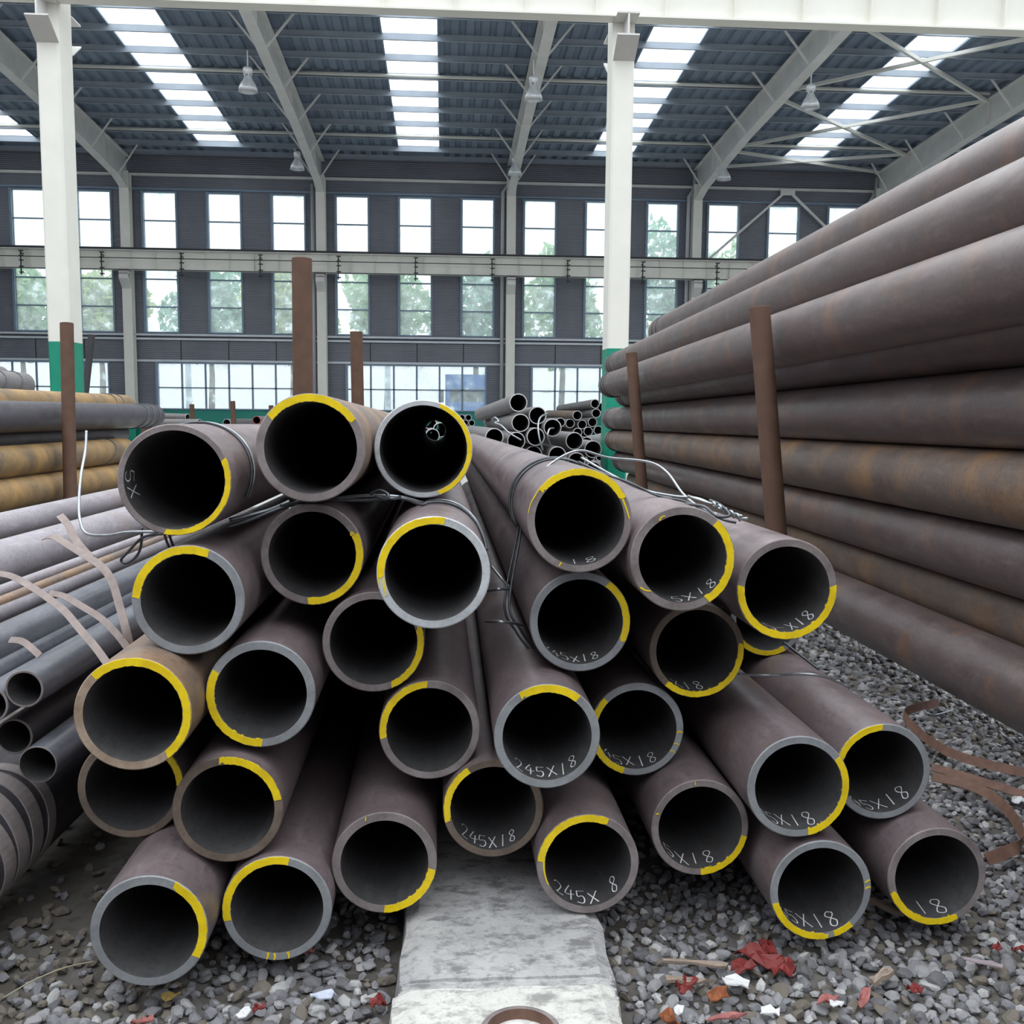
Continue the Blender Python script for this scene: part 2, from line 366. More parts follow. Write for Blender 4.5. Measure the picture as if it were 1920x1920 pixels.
for i, x in enumerate(COLX):
    if i in (0, 1, 2): continue
    xx = x-.33; pts = [(xx+.22, YW-.32, Z(9.4)), (xx+.22, YW-.32, Z(8.75)), (xx, YW-.32, Z(8.45)), (xx, YW-.32, -.2)]
    o = MB().tube(pts, .075, 10).build('rain_downpipe', MT['downpipe'], None, True)
    tag(o, 'pale grey rain downpipe beside the %s wall column from the left' % ORD[i], 'downpipe', 'rain downpipes on the back wall', 'structure')
x = COLX[2]-.33
o = MB().tube([(x, YW-.32, Z(8.6)), (x, YW-.32, -.2)], .075, 10).build('rain_downpipe', MT['downpipe'], None, True)
tag(o, 'pale grey straight rain downpipe beside the third wall column from the left', 'downpipe', 'rain downpipes on the back wall', 'structure')

# ---- crane girders: far one on the wall columns, near one on the hall columns
def girder(y, z0, h, fl, label, mat, rail=True):
    e = empty('crane_girder', (0, y, z0)); tag(e, label, 'girder', kind='structure')
    MB().box(XL, XR, -.012, .012, .02, h-.02).build('web', MT[mat], e)
    MB().box(XL, XR, -fl/2, fl/2, 0, .025).build('bottom_flange', MT[mat], e)
    MB().box(XL, XR, -fl*.6, fl*.6, h-.025, h).build('top_flange', MT['whiteb'], e)
    if rail: MB().box(XL, XR, -.16, -.02, h, h+.09).build('crane_rail', MT['dark'], e)
    me = None; nst = int((XR-XL)/.9375)
    for k in range(nst+1):
        x = XL+.9375*k+.30
        if me is None:
            o = MB().box(-.008, .008, -fl*.45, -.012, .025, h-.025).build('stiffener', MT[mat], e); me = o.data
        else: o = link(bpy.data.objects.new('stiffener', me), e)
        o.location.x = x
    return e
g = girder(40.38, Z(5.10), .74, .34, 'white riveted-look crane girder with rail running along the back wall', 'white')
for zz in (.40, -.03):
    MB().tube([(XL, -.36, zz), (XR, -.36, zz)], .017, 6).build('conductor_bar', MT['dark'], g)
me = None
for k in range(15):
    x = -19.0+2.98*k
    if x > XR-.5: break
    b = MB().box(-.02, .02, -.38, -.34, -.28, .62)
    for q in (.60, .42, .25, .02, -.2): b.box(-.06, .10, -.40, -.33, q-.02, q+.02)
    b.box(-.02, .02, -.34, -.1, .5, .54); b.build('conductor_hanger', MT['dark'], g).location.x = x
girder(13.97, Z(5.17), .82, .25, 'white crane girder with stiffeners crossing the top of the picture', 'white')

# ---- near hall columns
NCOL = [(-5.155, 'left'), (2.415, 'right'), (-12.7, 'far left'), (9.95, 'far right')]
for x, wh in NCOL:
    lab = {'left': 'thick white steel column with green base behind the left rusty stake', 'right': 'white steel column with green base behind the ends of the tall brown pipe stack',
           'far left': 'white steel column with green base, beyond the left edge', 'far right': 'white steel column with green base, behind the tall brown pipe stack'}[wh]
    e = empty('hall_column', (x, 14.0, gz(14))); tag(e, lab, 'column', kind='structure'); g0 = -gz(14)
    zg = Z(.81)+g0
    def rounded(z0, z1, gmat, nm):
        b = MB(); hw = .148; c = .03; prof = [(-hw+c, 0), (hw-c, 0), (hw, c), (hw, .5-c), (hw-c, .5), (-hw+c, .5), (-hw, .5-c), (-hw, c)]
        b.v = [(px, py, z0) for px, py in prof]+[(px, py, z1) for px, py in prof]
        b.f = [(i, (i+1) % 8, 8+(i+1) % 8, 8+i) for i in range(8)]+[tuple(range(8, 16)), tuple(reversed(range(8)))]
        return b.build(nm, gmat, e)
    rounded(zg, Z(10.6)+g0, MT['white'], 'shaft'); rounded(0, zg, MT['green'], 'green_base')
    zt = Z(5.17)+g0
    for s in (-1, 1):      # corbels towards and away from the camera
        ya, yb = (0, -.34) if s < 0 else (.5, .84)
        b = MB(); b.quadbox([(-.012, min(ya, yb), zt-.5 if s > 0 else zt-.28), (.012, min(ya, yb), zt-.5 if s > 0 else zt-.28), (.012, max(ya, yb), zt-.28 if s > 0 else zt-.5), (-.012, max(ya, yb), zt-.28 if s > 0 else zt-.5),
                             (-.012, min(ya, yb), zt-.02), (.012, min(ya, yb), zt-.02), (.012, max(ya, yb), zt-.02), (-.012, max(ya, yb), zt-.02)])
        lo, hi = (ya, zt-.5), (yb, zt-.28)
        b.quadbox([(-.148, lo[0], lo[1]-.02), (.148, lo[0], lo[1]-.02), (.148, hi[0], hi[1]-.02), (-.148, hi[0], hi[1]-.02), (-.148, lo[0], lo[1]), (.148, lo[0], lo[1]), (.148, hi[0], hi[1]), (-.148, hi[0], hi[1])])
        b.box(-.148, .148, min(ya, yb), max(ya, yb), zt-.025, zt-.002)
        b.build('corbel', MT['whiteb'], e)

# ---- the other hall walls, unseen, added to cut low sky light
for nm, bx, lab in (('wall_front', (XL, XR, -9.2, -9.0, -.1, 7.5), 'unseen ribbed grey sheet wall added behind the camera to cut low sky light'), ('wall_left', (XL-.2, XL, -9.2, YW, -.3, 9.0), 'unseen ribbed grey sheet wall added on the left side of the hall'), ('wall_right', (XR, XR+.2, -9.2, YW, -.3, 9.0), 'unseen ribbed grey sheet wall added on the right side of the hall')):
    tag(MB().box(*bx).build(nm, MT['wall']), lab, 'wall', kind='structure')
# ---- roof over the far bay
RS = .056
def rz(y): return Z(9.75+RS*(YW-y))          # underside of the roof sheets
ceil = empty('ceiling', (0, 0, 0)); tag(ceil, 'dark blue-grey ribbed steel roof with bright rooflight strips', 'roof', kind='structure')
Y0R, Y1R = 23.0, YW+.3
PUR = [39.8-1.45*k for k in range(12)]
def sheetmesh(wd):
    prof = []; p = wd/2
    for k in range(2):
        o = k*p; prof += [(o, 0), (o+p*.40, 0), (o+p*.52, .07), (o+p*.80, .07), (o+p*.92, 0)]
    prof.append((wd, 0)); v = []; f = []; n = len(prof)
    for y in (Y0R, Y1R):
        for px, pz in prof: v.append((px, y, rz(y)+pz))
    for i in range(n-1): f.append((i, i+1, n+i+1, n+i))
    return v, f
SW = 1.55; sheet = None; nsh = 7; wd = (BAY-SW)/nsh
for bi in range(len(COLX)-1):
    mid = COLX[bi]+BAY/2+.12; x0 = mid+SW/2-BAY
    for k in range(nsh + (nsh if bi == len(COLX)-2 else 0)):
        xs = x0+wd*k if k < nsh else mid+SW/2+wd*(k-nsh)
        if sheet is None: v, f = sheetmesh(wd); o = mobj('roof_sheet', v, f, MT['roof'], ceil); sheet = o.data
        else: o = link(bpy.data.objects.new('roof_sheet', sheet), ceil)
        o.location.x = xs
    # rooflight strip: one translucent panel between each pair of purlins, dark ends
    me = None
    for k in range(len(PUR)-1):
        ya, yb = PUR[k+1], PUR[k]
        mobj('rooflight_panel', [(mid-SW/2, ya, rz(ya)+.03), (mid+SW/2, ya, rz(ya)+.03), (mid+SW/2, yb, rz(yb)+.03), (mid-SW/2, yb, rz(yb)+.03)], [(0, 1, 2, 3)], MT['skylight'], ceil)
    MB().quadbox([(mid-SW/2, PUR[0], rz(PUR[0])), (mid+SW/2, PUR[0], rz(PUR[0])), (mid+SW/2, Y1R, rz(Y1R)), (mid-SW/2, Y1R, rz(Y1R)), (mid-SW/2, PUR[0], rz(PUR[0])+.04), (mid+SW/2, PUR[0], rz(PUR[0])+.04), (mid+SW/2, Y1R, rz(Y1R)+.04), (mid-SW/2, Y1R, rz(Y1R)+.04)]).build('roof_sheet', MT['roof'], ceil)
    for s in (-1, 1): MB().bar((mid+s*(SW/2+.02), Y0R, rz(Y0R)-.01), (mid+s*(SW/2+.02), PUR[0], rz(PUR[0])-.01), .05, .06).build('rooflight_trim', MT['frame'], ceil)
for y in PUR+[YW-.35]:
    b = MB().box(XL, XR, y-.008, y+.008, rz(y)-.20, rz(y)); b.box(XL, XR, y-.06, y+.008, rz(y)-.20, rz(y)-.19); b.box(XL, XR, y-.012, y+.07, rz(y)-.015, rz(y)); b.build('purlin', MT['purlin'], ceil)
# ---- rafters
def rafter(x, i):
    e = empty('roof_rafter', (x, 0, 0)); tag(e, 'white tapered steel roof rafter, %s from the left under the roof' % ORD[i], 'rafter', kind='structure')
    ys = [(YW-.15, 1.35, 0), (YW-1.6, 1.05, 0), (YW-7, .85, 0), (26, .85, 0), (15.2, 1.0, 0)]
    top = [(y, rz(y)-.24) for y, d, _ in ys]; bot = [(y, rz(y)-.24-d) for y, d, _ in ys]
    for nm, wdt, prof in (('web', .02, None), ('top_flange', .30, top), ('bottom_flange', .30, bot)):
        b = MB()
        for k in range(len(ys)-1):
            if prof is None:
                c = [bot[k], bot[k+1], top[k+1], top[k]]
                b.quadbox([(-.01, *c[0]), (.01, *c[0]), (.01, *c[1]), (-.01, *c[1]), (-.01, *c[3]), (.01, *c[3]), (.01, *c[2]), (-.01, *c[2])])
            else:
                p, q = prof[k], prof[k+1]
                b.quadbox([(-wdt/2, p[0], p[1]-.012), (wdt/2, p[0], p[1]-.012), (wdt/2, q[0], q[1]-.012), (-wdt/2, q[0], q[1]-.012), (-wdt/2, p[0], p[1]+.012), (wdt/2, p[0], p[1]+.012), (wdt/2, q[0], q[1]+.012), (-wdt/2, q[0], q[1]+.012)])
        b.build(nm, MT['whiteb'], e)
    for y in (38.3, 32.6, 26.8):
        d = .85 if y < 36 else .95
        for s in (-1, 1): MB().box(.01 if s > 0 else -.14, .14 if s > 0 else -.01, y-.008, y+.008, rz(y)-.24-d, rz(y)-.25).build('stiffener', MT['whiteb'], e)
    for y in [PUR[k] for k in range(0, 10, 2)]:
        d = .85 if y < 36 else (.95 if y < 39 else 1.05)
        for s in (-1, 1):
            MB().bar((s*.12, y, rz(y)-.24-d+.03), (s*.85, y-.02, rz(y)-.19), .05, .05).build('fly_brace', MT['whiteb'], e)
    return e
for i, x in enumerate(COLX): rafter(x, i)
for bi in range(len(COLX)-1):
    for y, dz in ((38.2, .12), (32.45, .12), (26.65, .12)):
        MB().tube([(COLX[bi]+.15, y, rz(y)-dz), (COLX[bi+1]-.15, y, rz(y)-dz)], .05, 8).build('tie_tube', MT['white'], ceil, True)
# cross bracing of the braced bay on the right
bx0, bx1 = COLX[4]+.15, COLX[5]-.15
for ya, yb in ((40.6, 38.3), (38.3, 32.6), (32.6, 26.8)):
    for (xa, xb) in ((bx0, bx1), (bx1, bx0)):
        MB().bar((xa, ya, rz(ya)-.30), (xb, yb, rz(yb)-.27), .10, .10).build('cross_brace', MT['white'], ceil)
ap = ((bx0+bx1)/2, YW-.25, Z(8.75))
MB().box(ap[0]-.3, ap[0]+.3, YW-.27, YW-.23, Z(8.6), Z(8.85)).build('gusset', MT['whiteb'], ceil)
for xx in (bx0+.3, bx1-.3): MB().bar((ap[0]+(.15 if xx > ap[0] else -.15), YW-.25, Z(8.68)), (xx, YW-.25, Z(5.9)), .09, .09).build('wall_brace', MT['whiteb'], ceil)

# ---- high-bay lamps (switched off)
def lamp(x, y, label):
    e = empty('high_bay_lamp', (x, y, Z(8.36))); tag(e, label, 'lamp', 'high-bay lamps under the rafters')
    yb = rz(y)-.24-.85
    MB().tube([(0, 0, .62), (0, 0, yb-Z(8.36)+.05)], .018, 8).build('hanger_rod', MT['whiteb'], e)
    MB().lathe([(.0, .64), (.10, .63), (.125, .59), (.125, .46), (.10, .44), (.0, .44)], n=20).build('ballast_case', MT['alu'], e, True)
    for k in range(4): a = k*math.pi/2+.4; MB().bar((.09*math.cos(a), .09*math.sin(a), .36), (.09*math.cos(a), .09*math.sin(a), .45), .02, .02).build('bracket', MT['alu'], e)
    MB().lathe([(.07, .40), (.10, .38), (.13, .30), (.20, .20), (.245, .08), (.255, 0), (.248, 0), (.235, .08), (.19, .19), (.12, .29), (.07, .37)], n=28).build('reflector', MT['alu'], e, True)
    MB().lathe([(.0, .05), (.03, .06), (.045, .12), (.04, .2), (.02, .28), (.0, .3)], n=14).build('bulb', MT['white'], e, True)
lamp(-5.28, 28.5, 'bell-shaped high-bay lamp by the left white rafter, near the top')
lamp(-5.26, 37.5, 'bell-shaped high-bay lamp low on the left white rafter, above the back windows')
lamp(2.43, 28.5, 'bell-shaped high-bay lamp under the middle rafter, near the top')
lamp(2.55, 37.5, 'bell-shaped high-bay lamp low on the middle rafter, above the back windows')
lamp(10.20, 28.5, 'bell-shaped high-bay lamp by the right rafter, near the rooflight strip')
lamp(10.28, 37.5, 'bell-shaped high-bay lamp low on the right rafter beside the crossed braces')

# ---- outside: trees on a bank behind the hall, a lorry, a pole, a low brick wall
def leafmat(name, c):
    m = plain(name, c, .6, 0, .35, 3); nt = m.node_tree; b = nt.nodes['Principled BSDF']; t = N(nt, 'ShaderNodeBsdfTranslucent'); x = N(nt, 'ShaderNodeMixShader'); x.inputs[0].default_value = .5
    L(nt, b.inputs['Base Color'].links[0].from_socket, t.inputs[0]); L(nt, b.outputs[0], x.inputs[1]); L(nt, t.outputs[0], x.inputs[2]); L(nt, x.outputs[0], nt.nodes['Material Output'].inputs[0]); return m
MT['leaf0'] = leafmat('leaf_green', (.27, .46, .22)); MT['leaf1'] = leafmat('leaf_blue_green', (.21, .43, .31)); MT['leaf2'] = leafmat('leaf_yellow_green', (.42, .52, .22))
MT['bark'] = plain('bark', (.12, .09, .07), .9, 0, .3)
def tree(x, y, zc, rx, rzz, m, label):
    e = empty('tree', (x, y, -.3)); tag(e, label, 'tree', 'trees behind the hall')
    r = random.Random(int(x*100)+5); v = []; f = []
    for k in range(2400):
        while True:
            p = Vector((r.uniform(-1, 1), r.uniform(-1, 1), r.uniform(-1, 1)))
            if .25 < p.length < 1: break
        p = Vector((p.x*rx, p.y*rx*.7, p.z*rzz))*(1+.2*math.sin(p.x*5+p.z*4+x)); s = r.uniform(.12, .30)
        a = Vector((r.gauss(0, 1), r.gauss(0, 1), r.gauss(0, 1))).normalized(); b = a.orthogonal().normalized()
        c = p+Vector((0, 0, zc+.3)); i = len(v); v += [c-a*s, c-b*s*.55, c+a*s, c+b*s*.55]; f.append((i, i+1, i+2, i+3))
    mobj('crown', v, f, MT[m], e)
    MB().tube([(0, 0, 0), (.1, 0, zc*.5), (0, 0, zc)], .12, 8, rs=[.18, .14, .06]).build('trunk', MT['bark'], e, True)
TR = [(-21, 52, 'leaf0'), (-16.5, 50, 'leaf2'), (-12, 53, 'leaf1'), (-7.5, 50.5, 'leaf2'), (-3, 52.5, 'leaf0'), (1.5, 51, 'leaf1'), (6, 52, 'leaf0'), (10.5, 50.5, 'leaf1'), (15, 53, 'leaf0'), (19.5, 51, 'leaf2'), (24.5, 52, 'leaf1'), (29, 51, 'leaf0')]
for i, (x, y, m) in enumerate(TR):
    hgt = [6.4, 6.2, 7.0, 6.6, 7.0, 7.4, 7.6, 8.6, 8.4, 7.6, 8.0, 7.5][i]
    zlo = 3.6; zc = (hgt+1.6+zlo)/2
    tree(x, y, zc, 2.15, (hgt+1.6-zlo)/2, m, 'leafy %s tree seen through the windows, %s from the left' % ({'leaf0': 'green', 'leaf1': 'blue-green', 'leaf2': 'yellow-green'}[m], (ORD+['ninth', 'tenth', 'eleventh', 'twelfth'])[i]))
MT['blue'] = plain('lorry_blue', (.03, .18, .62), .35, 0, .08)
e = empty('lorry', (.95, 47, -.25)); tag(e, 'blue lorry cab seen through a low back window', 'lorry')
b = MB().box(-.9, 1.1, 0, 1.8, .7, 3.0); b.quadbox([(-.9, -.25, .7), (1.1, -.25, .7), (1.1, 0, .7), (-.9, 0, .7), (-.8, 0, 2.9), (1.0, 0, 2.9), (1.0, .02, 2.9), (-.8, .02, 2.9)]); b.build('cab', MT['blue'], e)
MB().quadbox([(-.7, -.14, 1.75), (.9, -.14, 1.75), (.9, -.05, 1.75), (-.7, -.05, 1.75), (-.65, -.03, 2.6), (.85, -.03, 2.6), (.85, .04, 2.6), (-.65, .04, 2.6)]).build('windscreen', MT['dark'], e)
for s in (-.75, .95): MB().tube([(s-.12, .6, .5), (s+.12, .6, .5)], .48, 18).build('wheel', MT['dark'], e, True)
for s in (-1.05, 1.25): MB().box(s-.08, s+.08, -.1, 0, 1.7, 2.3).build('mirror', MT['dark'], e)
MT['brick'] = plain('brick_brown', (.20, .13, .11), .9, 0, .3, 5)
for k, (xa, xb, lab) in enumerate([(-2.7, -1.2, 'low brown brick wall outside the low middle window'), (-10.6, -9.0, 'low brown brick wall outside the left ribbon window')]):
    e = empty('boundary_wall', (xa, 46, -.3)); tag(e, lab, 'wall'); nb = 0
    MB().box(0, xb-xa, .02, .2, 0, .95+.3).build('core', MT['brick'], e)
    MB().box(-.03, xb-xa+.03, -.02, .24, 1.25, 1.32).build('coping', MT['brick'], e)
MT['polem'] = plain('pole_pale_blue', (.45, .52, .60), .5)
for px, lab in ((727, 'pale pole outside the low middle window'), (354, 'pale pole outside the left ribbon window')):
    p = at(px, 740, 46.5); o = MB().tube([(p.x, p.y, -.3), (p.x, p.y, 1.0), (p.x, p.y, 3.2)], .16, 10, rs=[.2, .15, .13]).build('utility_pole', MT['polem'], None, True); tag(o, lab, 'pole')
o = mobj('yard_ground', [(-60, 41.6, -.24), (60, 41.6, -.24), (60, 58, -.30), (-60, 58, -.30)], [(0, 1, 2, 3)], plain('pale_yard_concrete', (.42, .42, .40), .9)); tag(o, 'pale concrete yard outside the hall', 'ground', kind='structure')
# ================================================================== FRONT BUNDLE OF PIPES
R0 = .1225
# name: front-centre xyz (camera height = 0), direction xyz, bore ratio, face, skin, yellow arcs (deg), chalk (text, from deg, to deg), label
VPX = lambda cx: 812+45*min(max((cx-500)/1200, 0), 1)
RINGS = {
'A1': (327, 900, 2.196, .885, 'f_brown', 'skin', [(-102, 24)], None, 'steel pipe at the left end of the top row, yellow arc down its right rim'),
'A2': (582.5, 840, 2.261, .845, 'f_brown', 'skin_tan', [(33, 142)], None, 'rusty tan steel pipe highest in the bundle, yellow arc over its top rim'),
'A3': (794, 842, 2.507, .89, 'f_bright', 'skin', [(-70, 70)], None, 'bright-rimmed thin steel pipe with daylight showing at its far end'),
'B1': (353, 1125.5, 2.220, .84, 'f_steel', 'skin', [(67, 176)], None, 'blue-grey rimmed pipe under the left end of the top row, yellow arc upper left'),
'B2': (585.5, 1040, 2.409, .845, 'f_brown', 'skin', [(-95, 26)], None, 'grey-brown rimmed pipe just below the highest pipe, yellow arc lower right'),
'B3': (813, 1074, 2.166, .855, 'f_bright', 'skin', [(78, 186)], None, 'large bright grey rimmed pipe in the middle below the daylight pipe, yellow arc upper left'),
'T1': (1087, 976, 2.335, .858, 'f_brown', 'skin', [(27, 143)], ('18', 258, 300), 'wire-wrapped pipe right of centre with yellow arc across its top'),
'T2': (1280, 1048, 2.324, .84, 'f_brown', 'skin', [(-57, 48)], ('5X18', 262, 330), 'brown-rimmed pipe under the knotted wire, yellow arc down its right rim'),
'T3': (1476, 1105, 2.409, .845, 'f_brown', 'skin', [(175, 365)], ('5-X18', 250, 322), 'topmost pipe at the right end of the bundle, lower half of rim yellow'),
'T4': (1440, 1160, 3.244, .85, 'f_steel', 'skin', [(185, 300)], None, 'set-back pipe half hidden below the right-end topmost pipe'),
'C1': (249, 1339, 2.131, .843, 'f_rust', 'skin_tan', [(-54, 134)], None, 'tan rusty rimmed pipe at the left edge, yellow over top and right rim'),
'C2': (489, 1302, 2.272, .84, 'f_steel', 'skin', [(151, 270)], None, 'blue-grey rimmed pipe beside the tan rusty one, yellow arc lower left'),
'C3': (700.5, 1204, 2.421, .855, 'f_brown', 'skin', [(-69, 20)], None, 'brown-rimmed pipe tucked behind the large bright one, yellow arc lower right'),
'C4': (1088, 1166, 2.427, .848, 'f_steel', 'skin', [(-24, 54)], ('245X18', 218, 302), 'grey-rimmed chalked pipe directly below the wire-wrapped pipe, yellow arc right'),
'C5': (1307, 1220, 2.563, .86, 'f_dark', 'skin', [(228, 368)], ('X18', 238, 288), 'dark rusty pipe set back under the wire-knot pipe, yellow arc along its bottom'),
'D1': (245.5, 1477, 2.362, .853, 'f_dark', 'skin', [(0, 45)], None, 'brown-rimmed pipe half hidden beneath the tan rusty pipe at the left'),
'D2': (427, 1518, 2.256, .845, 'f_dark', 'skin', [(10, 98)], None, 'dark-rimmed pipe in the lower left, short yellow arc upper right'),
'D3': (805.5, 1369, 2.438, .85, 'f_brown', 'skin', [(92, 190)], None, 'grey-brown pipe low in the middle, yellow arc upper left, no chalk'),
'D4': (1026, 1381, 2.307, .84, 'f_steel', 'skin', [(51, 123)], ('245X18', 226, 318), 'blue-grey pipe in the centre with short yellow arc at the top and chalk figures'),
'D5': (1194, 1368, 2.596, .85, 'f_steel', 'skin', [(136, 253)], ('45X18', 222, 308), 'grey pipe partly behind the central one, yellow arc left and ticks right'),
'D6': (1497.5, 1475.5, 2.365, .853, 'f_steel', 'skin', [(-77, 37)], ('45X18', 218, 303), 'grey pipe lower right overlapping its neighbour, yellow arc down its right rim'),
'D7': (1655, 1447, 2.508, .855, 'f_steel', 'skin', [(92, 166)], ('45X18', 232, 325), 'grey pipe at the right with yellow arc upper left and clear chalk figures'),
'E1': (279.5, 1746.5, 2.133, .84, 'f_steel', 'skin', [(-31, 62)], None, 'grey-rimmed pipe at the bottom left corner of the bundle, yellow arc right'),
'E2': (519.5, 1704, 2.267, .843, 'f_steel', 'skin', [(76, 192)], None, 'second pipe of the bottom row from the left, yellow arc upper left'),
'E3': (721, 1618, 2.353, .835, 'f_brown', 'skin', [(-91, -10)], None, 'brown-rimmed bottom-row pipe left of the concrete sleeper, yellow arc lower right'),
'E4': (925, 1516, 2.443, .85, 'f_dark', 'skin', [(122, 196)], ('245X18', 222, 306), 'rusty-rimmed chalked pipe above the concrete sleeper, yellow arc upper left'),
'E5': (1102.5, 1620.6, 2.39, .845, 'f_brown', 'skin', [(66, 175)], ('245X 8', 224, 322), 'brown-rimmed bottom-row pipe on the concrete sleeper right side, yellow arc over its upper left'),
'E6': (1313, 1552, 2.493, .858, 'f_brown', 'skin', [(-88, -12)], ('5X18', 222, 300), 'brown-rimmed chalked pipe low right of the sleeper, yellow arc lower right'),
'E7': (1539.5, 1669.6, 2.39, .855, 'f_steel', 'skin', [(195, 280), (288, 312)], ('45X18', 216, 305), 'grey bottom-row pipe at the right, yellow arc along its bottom and red rags before it'),
'E8': (1757, 1644, 2.441, .852, 'f_brown', 'skin', [(200, 298)], ('18', 252, 300), 'rightmost bottom-row pipe on the gravel, yellow arc lower left, chalk 18'),
}
GLY = {'2': [[(0, .8), (.2, 1), (.5, .95), (.55, .7), (.1, .1), (0, 0), (.6, .02)]], '4': [[(.45, 1), (0, .35), (.68, .42)], [(.5, .7), (.4, 0)]],
 '5': [[(.1, 1), (.05, .55), (.4, .6), (.55, .3), (.35, .02), (0, .08)], [(.1, 1), (.62, 1)]], 'X': [[(0, .9), (.62, .05)], [(.62, .95), (0, 0)]],
 '1': [[(.38, 1), (.25, 0)]], '8': [[(.5, .9), (.3, 1), (.12, .8), (.3, .55), (.52, .28), (.35, .02), (.08, .15), (.2, .42), (.52, .72), (.5, .9)]], '-': [[(.05, .5), (.6, .45)]], ' ': []}
def chalk(p, txt, a0, a1, ri, seed):
    r = random.Random(seed); v = []; f = []; n = len(txt); H = .070; da = (a1-a0)/n
    y0 = .016
    for i, ch in enumerate(txt):
        jit = r.uniform(-.008, .012); sc_ = r.uniform(.88, 1.12)
        for st in GLY[ch]:
            q = []
            for (gx, gy) in st:
                q.append((math.radians(a0+da*(i+.12+gx*1.15)+r.uniform(-.8, .8)), y0+jit+gy*H*sc_))
            P = [(w_.x, w_.y) for w_ in smoothpts([(a_, b_, 0) for a_, b_ in q], 5)]; wd = r.uniform(.0011, .0016)
            for k in range(len(P)):
                a, b = P[max(k-1, 0)], P[min(k+1, len(P)-1)]
                t = Vector(((b[0]-a[0])*ri, b[1]-a[1])); t = t.normalized() if t.length > 0 else Vector((1, 0)); nn = Vector((-t.y, t.x))
                for s in (-1, 1):
                    an = P[k][0]+s*nn.x*wd/ri; yy = P[k][1]+s*nn.y*wd; v.append(((ri-.0008)*math.cos(an), yy, (ri-.0008)*math.sin(an)))
                if k: i0 = len(v)-4; f.append((i0, i0+1, i0+3, i0+2))
    return mobj('chalk_marking', v, f, MT['chalk'], p)
def arc(p, a0, a1, ro, ri, seed, drip=None, nm='paint_mark'):
    """yellow paint brushed on the cut face, slightly proud of it"""
    r = random.Random(seed); n = max(6, int((a1-a0)/3)); v = []; f = []
    for k in range(n+1):
        t = k/n; a = math.radians(a0+(a1-a0)*t)
        e = min(t, 1-t)*n
        j = r.uniform(-1.0, 1.0)
        wo = ro+r.uniform(-.0012, .0004); wi = ri+r.uniform(-.0004, .0016)
        if e < 1 and r.random() < .5: wi += (ro-ri)*r.uniform(.0, .35)
        am = a+(math.radians(j*2.2) if e == 0 else 0)
        for rr, aa, y in ((wo, a, -.0012), (wi, am, -.0012), (wi-.0006, am, .004), (wo+.0005, a, .004)): v.append((rr*math.cos(aa), y, rr*math.sin(aa)))
    for k in range(n):
        b = 4*k
        for q in range(4): f.append((b+q, b+(q+1) % 4, b+4+(q+1) % 4, b+4+q))
    f += [(0, 3, 2, 1), tuple(4*n+q for q in range(4))]
    return mobj(nm, v, f, MT['yellow'], p)
def stroke(p, pts, wd, nm='paint_drip'):
    """a thin run of paint on the cut face; pts = (deg, radius)"""
    P = smoothpts([(r*math.cos(math.radians(a)), -.0012, r*math.sin(math.radians(a))) for a, r in pts], 4); v = []; f = []
    for k, q in enumerate(P):
        t = (P[min(k+1, len(P)-1)]-P[max(k-1, 0)]).normalized(); s = Vector((-t.z, 0, t.x))*wd*(1-.5*k/len(P))
        for o in (q-s, q+s, q+s+Vector((0, .0016, 0)), q-s+Vector((0, .0016, 0))): v.append(o)
    for k in range(len(P)-1):
        for a in range(4): f.append((4*k+a, 4*k+(a+1) % 4, 4*k+4+(a+1) % 4, 4*k+4+a))
    f += [(0, 3, 2, 1), tuple(4*(len(P)-1)+a for a in range(4))]
    return mobj(nm, v, f, MT['yellow'], p)
PIPES = {}
for i, (k, (cx, cy, d, br, face, skin, arcs, ck, lab)) in enumerate(RINGS.items()):
    c = at(cx, cy, d); dr = ray(845 if k == 'D4' else VPX(cx), 797)
    length = 8.7 + .5*math.sin(i*2.3) if k != 'A3' else 8.8
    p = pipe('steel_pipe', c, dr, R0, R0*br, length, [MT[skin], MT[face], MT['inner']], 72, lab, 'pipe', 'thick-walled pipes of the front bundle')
    PIPES[k] = p
    for j, (a0, a1) in enumerate(arcs): arc(p, a0, a1, R0-.0015, R0*br+.0003, i*7+j)
    if ck: chalk(p, ck[0], ck[1], ck[2], R0*br, i)
rm = lambda k: R0*(1+RINGS[k][3])/2
stroke(PIPES['T1'], [(27, .112), (14, .1125), (2, .1165)], .0022); stroke(PIPES['T1'], [(143, .12), (160, .121), (172, .1215)], .0013); stroke(PIPES['T1'], [(247, .106), (246, .117)], .0018)
stroke(PIPES['B3'], [(186, .108), (193, .110), (203, .112), (206, .116)], .0022); stroke(PIPES['B3'], [(184, .119), (196, .1205)], .0012)
stroke(PIPES['B2'], [(26, .104), (30, .108), (24, .112)], .003)
stroke(PIPES['T2'], [(122, .105), (118, .110), (113, .1085)], .0018); stroke(PIPES['T2'], [(214, .118), (221, .112), (226, .104)], .0018)
stroke(PIPES['E5'], [(175, .106), (186, .1055), (198, .1055), (207, .106)], .0024)
for a in (-5, 14-20, -22, -33): stroke(PIPES['D5'], [(a, .105), (a+2, .112), (a+1, .121)], .0013, 'paint_tick')
for a in (258, 266, 282): stroke(PIPES['E2'], [(a, .105), (a+1, .112), (a, .120)], .0028, 'paint_tick')
for a in (9, 1): stroke(PIPES['E7'], [(a, .108), (a+2, .115), (a+2, .121)], .0018, 'paint_tick')
stroke(PIPES['E6'], [(98, .111), (97, .119)], .0013, 'paint_tick'); stroke(PIPES['E6'], [(160, .111), (162, .118)], .0016, 'paint_tick'); stroke(PIPES['E3'], [(113, .112), (111, .119)], .0016, 'paint_tick')
